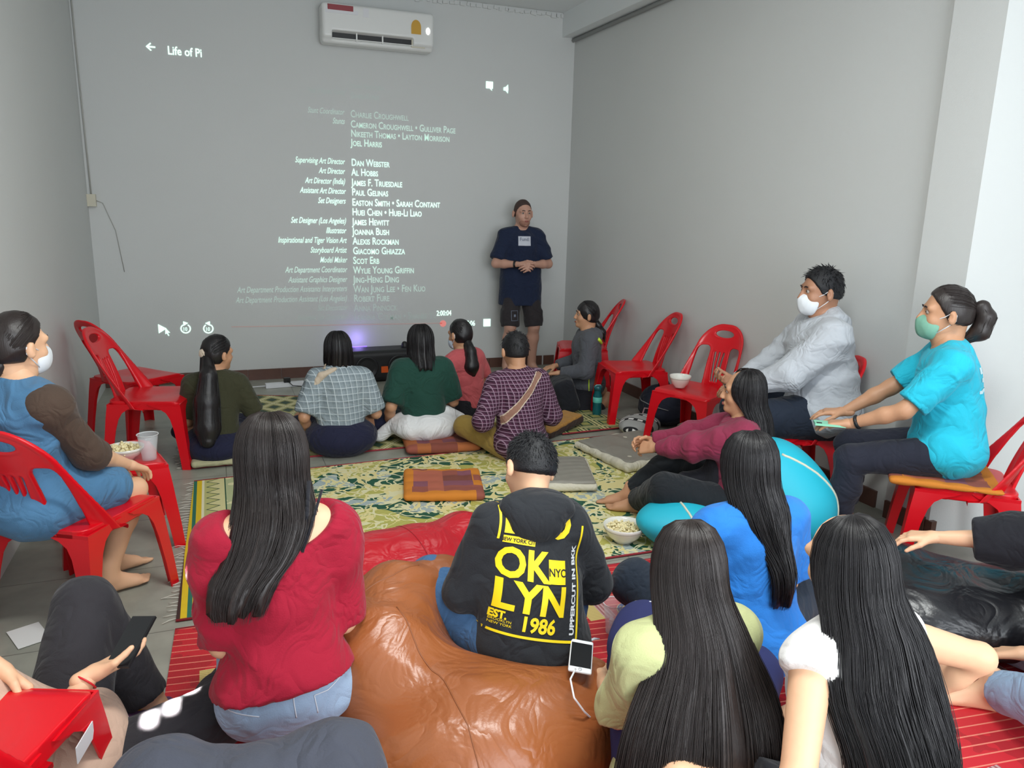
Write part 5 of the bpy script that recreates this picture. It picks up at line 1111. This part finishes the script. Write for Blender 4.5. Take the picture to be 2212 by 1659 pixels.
# ---------------------------------------------------------------- bowls, cups, bottles
porc = mat('white_porcelain', (232, 230, 222), .15, coat=.3); popm = mat('popcorn', (236, 222, 176), .8, var=.2, vscale=60)
def bowl(loc, r, hgt, label, fill=.7, seed=0, rim=True, popn=90, mm=None):
    e = empty('bowl', loc); tag(e, label, 'bowl')
    pr = [(0, .004), (r*.48, .0), (r*.5, .008), (r*.78, hgt*.35), (r*.96, hgt*.8), (r, hgt), (r*.975, hgt), (r*.92, hgt*.8), (r*.74, hgt*.38), (r*.45, .014), (0, .012)]
    MB().lathe(pr, 36).build('shell', mm or porc, e, True)
    if rim: MB().lathe([(r*.955, hgt*.76), (r*.962, hgt*.79), (r*.955, hgt*.77)], 36).build('rim_line', mat('brown_glaze', (150, 140, 126), .3), e, True)
    if popn:
        rg = np.random.RandomState(seed); mb = MB()
        for i in range(popn):
            a = rg.uniform(0, 6.28); d = r*.86*math.sqrt(rg.rand()); c = V3(d*math.cos(a), d*math.sin(a), hgt*fill*(1-.15*(d/r)**2)+rg.uniform(-.004, .012))
            for k in range(3):
                cc_ = c+rg.normal(size=3)*.006; s_ = rg.uniform(.005, .009); mb.lathe([(0, -s_), (s_*.8, -s_*.5), (s_, 0), (s_*.7, s_*.6), (0, s_)], 6, cc_, rx(rg.uniform(0, 3)))
        mb.lathe([(0, hgt*fill*.96), (r*.84, hgt*fill*.86), (r*.7, hgt*.3)], 24)
        tag(mb.build('popcorn', popm, e, True), kind='stuff')
    return e
bowl((1.86, 3.17, .012), .105, .088, 'white bowl of popcorn on the floral mat beside the boy', seed=1, popn=150)
bowl((3.02, 4.50, .437), .075, .085, 'white bowl on the empty red chair beside the masked man', seed=2, popn=0)
bowl((-.44, 3.90, .437), .085, .060, 'white bowl of popcorn on the red chair at left', seed=3, popn=80, fill=.8)
bowl((1.08, 5.62, .012), .10, .06, 'white bowl of popcorn on the mat in front of grey plaid shirt', seed=4, popn=60)
bowl((2.27, 5.14, .012), .085, .085, 'white bowl beside the person in maroon plaid shirt', seed=5, popn=0)
clear = mat('clear_plastic', (236, 242, 246), .08, alpha=.24)
def cup(loc, r, hgt, label, tilt=0, lip=True):
    e = empty('plastic_cup', loc); e.rotation_euler = (tilt, 0, 0); tag(e, label, 'cup')
    MB().lathe([(0, 0), (r*.66, 0), (r*.68, .004), (r*.75, hgt*.35), (r*.77, hgt*.36), (r*.97, hgt*.97), (r*.95, hgt*.97), (r*.74, hgt*.35), (r*.65, .006), (0, .003)], 28).build('cup_wall', clear, e, True)
    MB().lathe([(r*.97, hgt*.965), (r*1.05, hgt*.985), (r*1.03, hgt), (r*.95, hgt*.985)], 28).build('rim', mat('clear_rim', (236, 240, 242), .1, alpha=.7), e, True)
    return e
cup((-.335, 3.86, .437), .047, .125, 'clear plastic cup beside the popcorn bowl on the left red chair')
cup((1.40, 2.42, .010), .047, .13, 'clear plastic cup with ice on the red mat by the boy')
rg = np.random.RandomState(3); mb = MB()
ice = empty('ice_cubes', (1.40, 2.42, .016)); tag(ice, 'melting ice cubes inside the clear cup on the red mat', 'ice')
for i in range(5): mb = MB(); mb.box((rg.uniform(-.012, .012), rg.uniform(-.012, .012), .012+i*.009), (.008, .008, .006), rx(rg.uniform(0, 2))@rzm(rg.uniform(0, 2))); mb.build('ice_cube', mat('ice', (240, 244, 248), .1, alpha=.5), ice)
cup((1.20, 2.52, .012), .047, .12, 'crumpled clear cup lying near the boy on the floral mat')
lid = empty('snack_cup', (1.50, 2.46, .012)); tag(lid, 'round snack cup with blue and gold star label on the red mat', 'snack cup')
MB().lathe([(0, 0), (.048, 0), (.058, .05), (.06, .052), (.06, .056), (0, .056)], 28).build('tub', mat('cream_card', (220, 210, 170), .5), lid, True)
MB().lathe([(.038, .0568), (.056, .0568), (.056, .0575), (.038, .0575)], 28).build('label_band', mat('blue_card', (50, 90, 140), .5), lid)
mb = MB()
for k in range(8):
    t = k*PI/4; c = V3(.047*math.cos(t), .047*math.sin(t), .0582); mb.add([c+V3(.006*(1 if j % 2 else .45)*math.cos(j*PI/5), .006*(1 if j % 2 else .45)*math.sin(j*PI/5), 0) for j in range(10)], [tuple(range(10))])
tag(mb.build('gold_stars', mat('gold_print', (216, 176, 90), .5), lid), kind='stuff')
MB().lathe([(0, .0578), (.036, .0578), (.036, .0585), (0, .0585)], 24).build('label_centre', mat('gold_print', (216, 176, 90), .5), lid)
bag = sdf('plastic_bag', [ell((1.60, 2.44, .045), (.10, .075, .05), k=.03), ell((1.53, 2.34, .04), (.08, .06, .04), k=.03)], mat('frosted_plastic', (200, 206, 212), .3, alpha=.85), None, h=.008, disp=folds(.014, 34, 3), cuts=[((0, 0, .012), (0, 0, -1))])
tag(bag, 'crumpled frosted plastic bag beside the snack cup', 'bag')
def bottle(loc, r, hgt, label, body, cap_m, capz=.88, sleeve=None, cap_r=.4, loop=False):
    e = empty('water_bottle', loc); tag(e, label, 'bottle')
    MB().lathe([(0, 0), (r*.9, 0), (r, .008), (r, hgt*.30), (r*.94, hgt*.34), (r, hgt*.38), (r, hgt*.68), (r*.75, hgt*.78), (r*cap_r, hgt*.84), (r*cap_r, hgt*capz), (0, hgt*capz)], 24).build('bottle_body', body, e, True)
    cr = r*cap_r*1.12
    MB().lathe([(0, hgt*(capz-.02)), (cr, hgt*(capz-.02)), (cr, hgt*.995), (cr*.9, hgt), (0, hgt)], 20).build('cap', cap_m, e, True)
    if sleeve: MB().lathe([(r*1.01, hgt*sleeve[0]), (r*1.02, hgt*sleeve[0]+.001), (r*1.02, hgt*sleeve[1]), (r*1.01, hgt*sleeve[1])], 24).build('label_sleeve', sleeve[2], e, True)
    if loop: MB().tube([(-cr, 0, hgt*.96), (-cr*.5, 0, hgt*1.03), (cr*.6, 0, hgt*1.03), (cr*1.1, 0, hgt*.94)], .004, 6).build('carry_loop', mat('teal_loop', (120, 196, 196), .5), e, True)
    return e
teal = mat('teal_plastic', (26, 110, 116), .15, trans=.3); teal2 = mat('teal_band', (92, 188, 172), .5)
bottle((2.86, 5.42, 0), .037, .25, 'teal water bottle with a carry loop standing by the kneeling person', teal, mat('teal_cap', (28, 92, 100), .3), sleeve=(.46, .64, teal2), cap_r=.8, loop=True)
bottle((1.98, 2.76, .012), .034, .23, 'clear plastic bottle with red cap behind the blue t-shirt', clear, mat('red_cap', (210, 20, 34), .35))
bottle((3.14, 2.04, 0), .040, .16, 'clear water bottle with blue and red label at the right edge', clear, mat('blue_cap', (60, 110, 190), .35), sleeve=(.3, .6, mat('blue_label', (70, 120, 190), .4)))

# ---------------------------------------------------------------- phone on the beanbag with its cable
ph = empty('mobile_phone', tuple(fl(1255, 1418, .345)), D(-8)); ph.rotation_euler = (D(8), D(6), D(-28)); tag(ph, 'white phone charging on the tan beanbag beside the boy', 'phone')
sdf('case', [rbox((0, 0, 0), (.035, .070, .005), rad=.005)], mat('white_plastic', (232, 234, 238), .3), ph, h=.0025); MB().box((0, 0, .0052), (.031, .052, .0006)).build('screen', mat('phone_glass', (14, 16, 20), .3), ph); MB().lathe([(0, .0053), (.006, .0053), (.006, .006), (0, .006)], 14, (0, -.061, 0)).build('home_button', mat('white_ring', (210, 210, 214), .3), ph, True)
A = [np.array(fl(x, y, z)) for x, y, z in ((1243, 1448, .348), (1232, 1470, .36), (1240, 1510, .33), (1262, 1540, .28), (1285, 1562, .22), (1300, 1590, .10))]
cbs = []
for i in range(len(A)-1):
    for t in np.linspace(0, 1, 6, endpoint=False): cbs.append(lerp(A[i], A[i+1], t))
cbl = MB().tube([p+V3(0, 0, .004) for p in cbs], .0028, 8).build('charging_cable', mat('white_plastic', (232, 234, 238), .3), None, True); tag(cbl, 'white charging cable running from the phone down the tan beanbag', 'cable')

# ---------------------------------------------------------------- speaker, power strip, bags
sp = empty('loudspeaker', (1.42, 7.22, 0), D(3)); tag(sp, 'black portable party loudspeaker lying on its side at the back wall', 'loudspeaker')
sdf('cabinet', [rbox((0, 0, .155), (.33, .15, .148), rad=.05)], mat('speaker_black', (22, 22, 25), .5, bump=.2, bscale=200), sp, h=.012)
for x in (-.14, .17):
    MB().lathe([(.105, 0), (.11, .006), (.098, .010), (.09, .002), (.03, -.01), (0, .0)], 30, (x, -.152, .15), rx(D(90))).build('woofer', mat('cone_black', (34, 34, 38), .4), sp, True)
MB().box((0.03, -.154, .125), (.033, .004, .030)).build('logo_badge', mat('orange_badge', (222, 92, 30), .4), sp)
sdf('handle', [cone((.27, 0, .31), (.27, 0, .33), .035, .03, k=.01)], dark, sp, h=.008)
l = bpy.data.lights.new('speaker_glow', 'POINT'); l.energy = .35; l.color = (.35, .25, 1); l.shadow_soft_size = .05; lo = bpy.data.objects.new('speaker_glow', l); COL.objects.link(lo); lo.location = (1.27, 7.40, .36)
MB().box((-.15, .13, .3035), (.08, .01, .003)).build('light_strip', mat('violet_light', (120, 100, 255), .4, emit=(120, 90, 255), es=1.2), sp)
ps = empty('power_strip', (.55, 7.12, 0), D(4)); tag(ps, 'white power strip with black plug on the floor by the back wall', 'power strip')
MB().box((0, 0, .022), (.17, .028, .02)).build('socket_block', mat('white_plastic', (232, 234, 238), .3), ps); MB().box((.02, 0, .062), (.028, .022, .022)).build('plug', dark, ps)
MB().tube([(.02, -.02, .06), (.06, -.06, .02), (.14, -.05, .006), (.2, 0, .006), (.3, .04, .006), (.38, .02, .006), (.5, .05, .006), (.62, .04, .02)], .004, 6).build('black_cable', dark, ps, True)
MB().tube([(-.17, 0, .02), (-.4, .05, .008), (-.52, .02, .06), (-.58, .02, .10), (-.60, .1, .0)], .005, 6).build('white_cable', mat('white_plastic', (232, 234, 238), .3), ps, True)
nyl = cloth('navy_nylon', (32, 36, 50))
bp_ = empty('backpack', (3.27, 5.10, 0), D(-60)); tag(bp_, 'dark navy backpack slumped on the floor under the red chair', 'backpack')
sdf('bag_body', [ell((0, 0, .14), (.20, .14, .17), k=.05), ell((.06, -.05, .10), (.15, .14, .10), k=.06)], nyl, bp_, h=.012, disp=folds(.014, 14, 4), cuts=[((0, 0, 0.004), (0, 0, -1))])
MB().tube([(-.05, .02, .30), (-.02, .02, .34), (.03, .02, .33), (.05, .02, .30)], .008, 6).build('carry_handle', dark, bp_, True); MB().tube([(-.15, -.10, .2), (-.1, -.16, .19), (.02, -.19, .17), (.14, -.16, .15)], .003, 5).build('zip', mat('grey_conduit', (150, 152, 150), .5), bp_, True)
gbm = mat('grey_tribal_canvas', (150, 150, 148), .85); g = NT(gbm); o = g.xyz(); r1 = g.m('FRACT', g.m('MULTIPLY', o[1], 9)); zz = g.m('PINGPONG', g.m('MULTIPLY', o[0], 14), .5)
c = g.mix(g.m('LESS_THAN', r1, .35), (158, 158, 156), (28, 28, 32)); c = g.mix(g.m('MULTIPLY', g.m('LESS_THAN', g.m('ABSOLUTE', g.m('SUBTRACT', r1, .17)), .10), g.m('GREATER_THAN', zz, .22)), c, (226, 224, 220)); g.col(c)
b = empty('tote_bag', (2.93, 4.86, 0), D(-50)); tag(b, 'grey fabric bag with black and white pattern on the floor by the chairs', 'bag')
sdf('bag_body', [ell((0, 0, .07), (.15, .20, .075), k=.04)], gbm, b, h=.011, disp=folds(.010, 16, 6), cuts=[((0, 0, 0.004), (0, 0, -1))]); MB().tube([(-.04, .17, .1), (-.05, .24, .14), (.03, .25, .14), (.05, .17, .1)], .007, 6).build('carry_handle', mat('pink_grey_web', (150, 120, 122), .8), b, True)
b = empty('drawstring_bag', (2.84, 4.30, 0), D(20)); tag(b, 'black cloth bag with white angular emblem beside the maroon sleeve', 'bag')
o = sdf('bag_body', [ell((0, 0, .08), (.20, .15, .085), k=.04), ell((.14, .08, .08), (.12, .10, .07), k=.04)], cloth('black_nylon', (30, 30, 38)), b, h=.011, disp=folds(.012, 16, 8), cuts=[((0, 0, 0.004), (0, 0, -1))])
class _Q: pass
qq = _Q(); qq.root = b
decal(qq, poly_mesh([[(-.06, 0), (-.035, .045), (-.015, .03), (.0, .035), (.02, .01), (.05, .015), (.02, -.03), (-.005, -.045), (-.01, -.02)]]), V3(-.04, -.02, .12), (.9, .3, 0), (-.3, .9, 0), (0, -.35, 1), mat('white_emblem', (222, 224, 226), .6), 'emblem', off=.003, target=o)
b = empty('tote_bag', (3.28, 4.62, 0), D(10)); tag(b, 'tan and dark bags heaped at the foot of the right wall', 'bag')
sdf('bag_body', [ell((0, 0, .06), (.13, .16, .065), k=.04)], cloth('tan_canvas', (140, 124, 106)), b, h=.012, disp=folds(.012, 16, 9), cuts=[((0, 0, 0.004), (0, 0, -1))]); MB().tube([(-.1, -.1, .09), (-.12, -.04, .13), (-.11, .05, .12), (-.1, .1, .09)], .006, 6).build('carry_handle', cream, b, True)
sk = empty('skirt_bag', (2.66, 5.62, 0), D(70)); tag(sk, 'black dotted bag in the lap of the kneeling person', 'bag')
o = sdf('bag_body', [rbox((0, 0, .16), (.20, .09, .14), rx(D(-20)), rad=.05)], cloth('black_cotton_bag', (30, 32, 38)), sk, h=.012, disp=folds(.008, 12, 3))
qq.root = sk
mb = MB(); ml = []
for i in range(16):
    for j in range(2): ml.append([(-.15+i*.02+.0035*math.cos(t)+j*.008, .03+j*.022+i*.002+.003*math.sin(t)) for t in np.linspace(0, 2*PI, 7)[:-1]])
decal(qq, poly_mesh(ml), V3(0, 0, .17), (1, 0, 0), (0, 0, 1), (0, -1, 0), mat('white_emblem', (222, 224, 226), .6), 'dotted_print', off=.003, target=o)['kind'] = 'stuff'
for x in (-.13, .08): decal(qq, poly_mesh([[(x+.012*math.cos(t), .05+.01*math.sin(t)) for t in np.linspace(0, 2*PI, 9)[:-1]]]), V3(0, 0, .17), (1, 0, 0), (0, 0, 1), (0, -1, 0), mat('pink_emblem', (220, 150, 160), .6), 'flower_print', off=.004, target=o)
# small things around the foreground
yb = empty('yarn_ball', tuple(fl(1212, 1652, .05)), 0); tag(yb, 'green crocheted ball at the bottom edge beside the tan beanbag', 'crochet ball')
sdf('ball', [ell((0, 0, 0), (.055, .055, .042), k=.01)], mat('green_yarn', (20, 150, 104), .9, bump=.8, bscale=70), yb, h=.005, disp=lambda G: (.006*np.sin(G[..., 0]*150)*np.sin(G[..., 1]*150)*np.cos(G[..., 2]*120)).astype(np.float32))
yb = empty('yarn_ball', tuple(fl(1265, 1640, .05)), 0); tag(yb, 'teal crocheted pouch behind the green one, bottom edge', 'crochet ball')
sdf('ball', [ell((0, 0, 0), (.065, .05, .04), k=.01)], mat('teal_yarn', (74, 150, 146), .9, bump=.8, bscale=70), yb, h=.005, disp=lambda G: (.005*np.sin(G[..., 0]*130)*np.sin(G[..., 1]*130)).astype(np.float32))
b = sdf('bun', [ell((0, 0, 0), (.062, .055, .05), k=.02)], None, None, h=.006); bm_ = mat('pastel_bun', (238, 222, 200), .6); g = NT(bm_); o_ = g.xyz(); g.col(g.mix(g.m('MULTIPLY', g.m('ADD', o_[0], .05), 9), (226, 230, 160), (240, 206, 200))); b.data.materials.append(bm_)
b.name = 'steamed_bun'; b.location = tuple(fl(745, 1645, .05)); tag(b, 'pastel yellow and pink bun on the red mat at the bottom edge', 'bun')
b2 = sdf('steamed_bun', [ell((0, 0, 0), (.042, .04, .03), k=.02)], mat('white_bun', (236, 230, 222), .6), None, h=.006); b2.location = tuple(fl(688, 1648, .035)); tag(b2, 'small white bun beside the pastel one at the bottom edge', 'bun')
pc = mat('pansy_print_cloth', (96, 60, 96), .85); g = NT(pc); v = g.tc.outputs['Object']; vv = g.vor(v, 9); n = g.noise(v, 14, 3, 1)
g.col(g.mix(g.m('LESS_THAN', vv.outputs['Distance'], .42), (104, 66, 104), g.mix(g.m('LESS_THAN', vv.outputs['Distance'], .2), (236, 178, 30), (70, 22, 50))))
o = sdf('folded_cloth', [rbox((0, 0, 0), (.14, .16, .03), rad=.028)], pc, None, h=.008, disp=folds(.012, 22, 5)); o.location = tuple(fl(330, 1600, .05)); o.rotation_euler = (0, 0, D(30)); tag(o, 'purple cloth printed with yellow pansies on the red mat, lower left', 'cloth')
o = MB().box((0, 0, 0), (.055, .08, .001)).build('paper_sheet', mat('white_paper', (232, 232, 230), .7)); p_ = fl(62, 1372, .004); o.location = tuple(p_); o.rotation_euler = (0, 0, D(25)); tag(o, 'sheet of white paper on the floor at the left edge', 'paper')
o = MB().box((0, 0, 0), (.022, .05, .0012)).build('chair_label', mat('white_sticker', (225, 225, 228), .5), None)
CZ = [c for c in bpy.data.objects if c.get('label', '').startswith('red plastic chair cut off')][0]
for c in [k for k in bpy.data.objects if k.parent == CZ and k.name.startswith('leg')][1:2]:
    o.parent = c; o.location = (.232, .12, .34); o.rotation_euler = (0, D(90), D(8))
# narrow lamps added inside the room to throw the sun patches
for x, y in ((372, 1532), (415, 1492), (325, 1556)):
    t = Vector(tuple(fl(x, y, .24))); t0 = Vector(tuple(fl(372, 1532, .24))); s_ = t0+Vector((-.05, -.75, 2.4)); d = (t0-s_).normalized()
    a = area('sun_patch_lamp', s_+(t-t0), (0, 0, 0), .022, .055, .6, (1, .97, .9), D(1.0)); a.rotation_euler = d.to_track_quat('-Z', 'Y').to_euler()
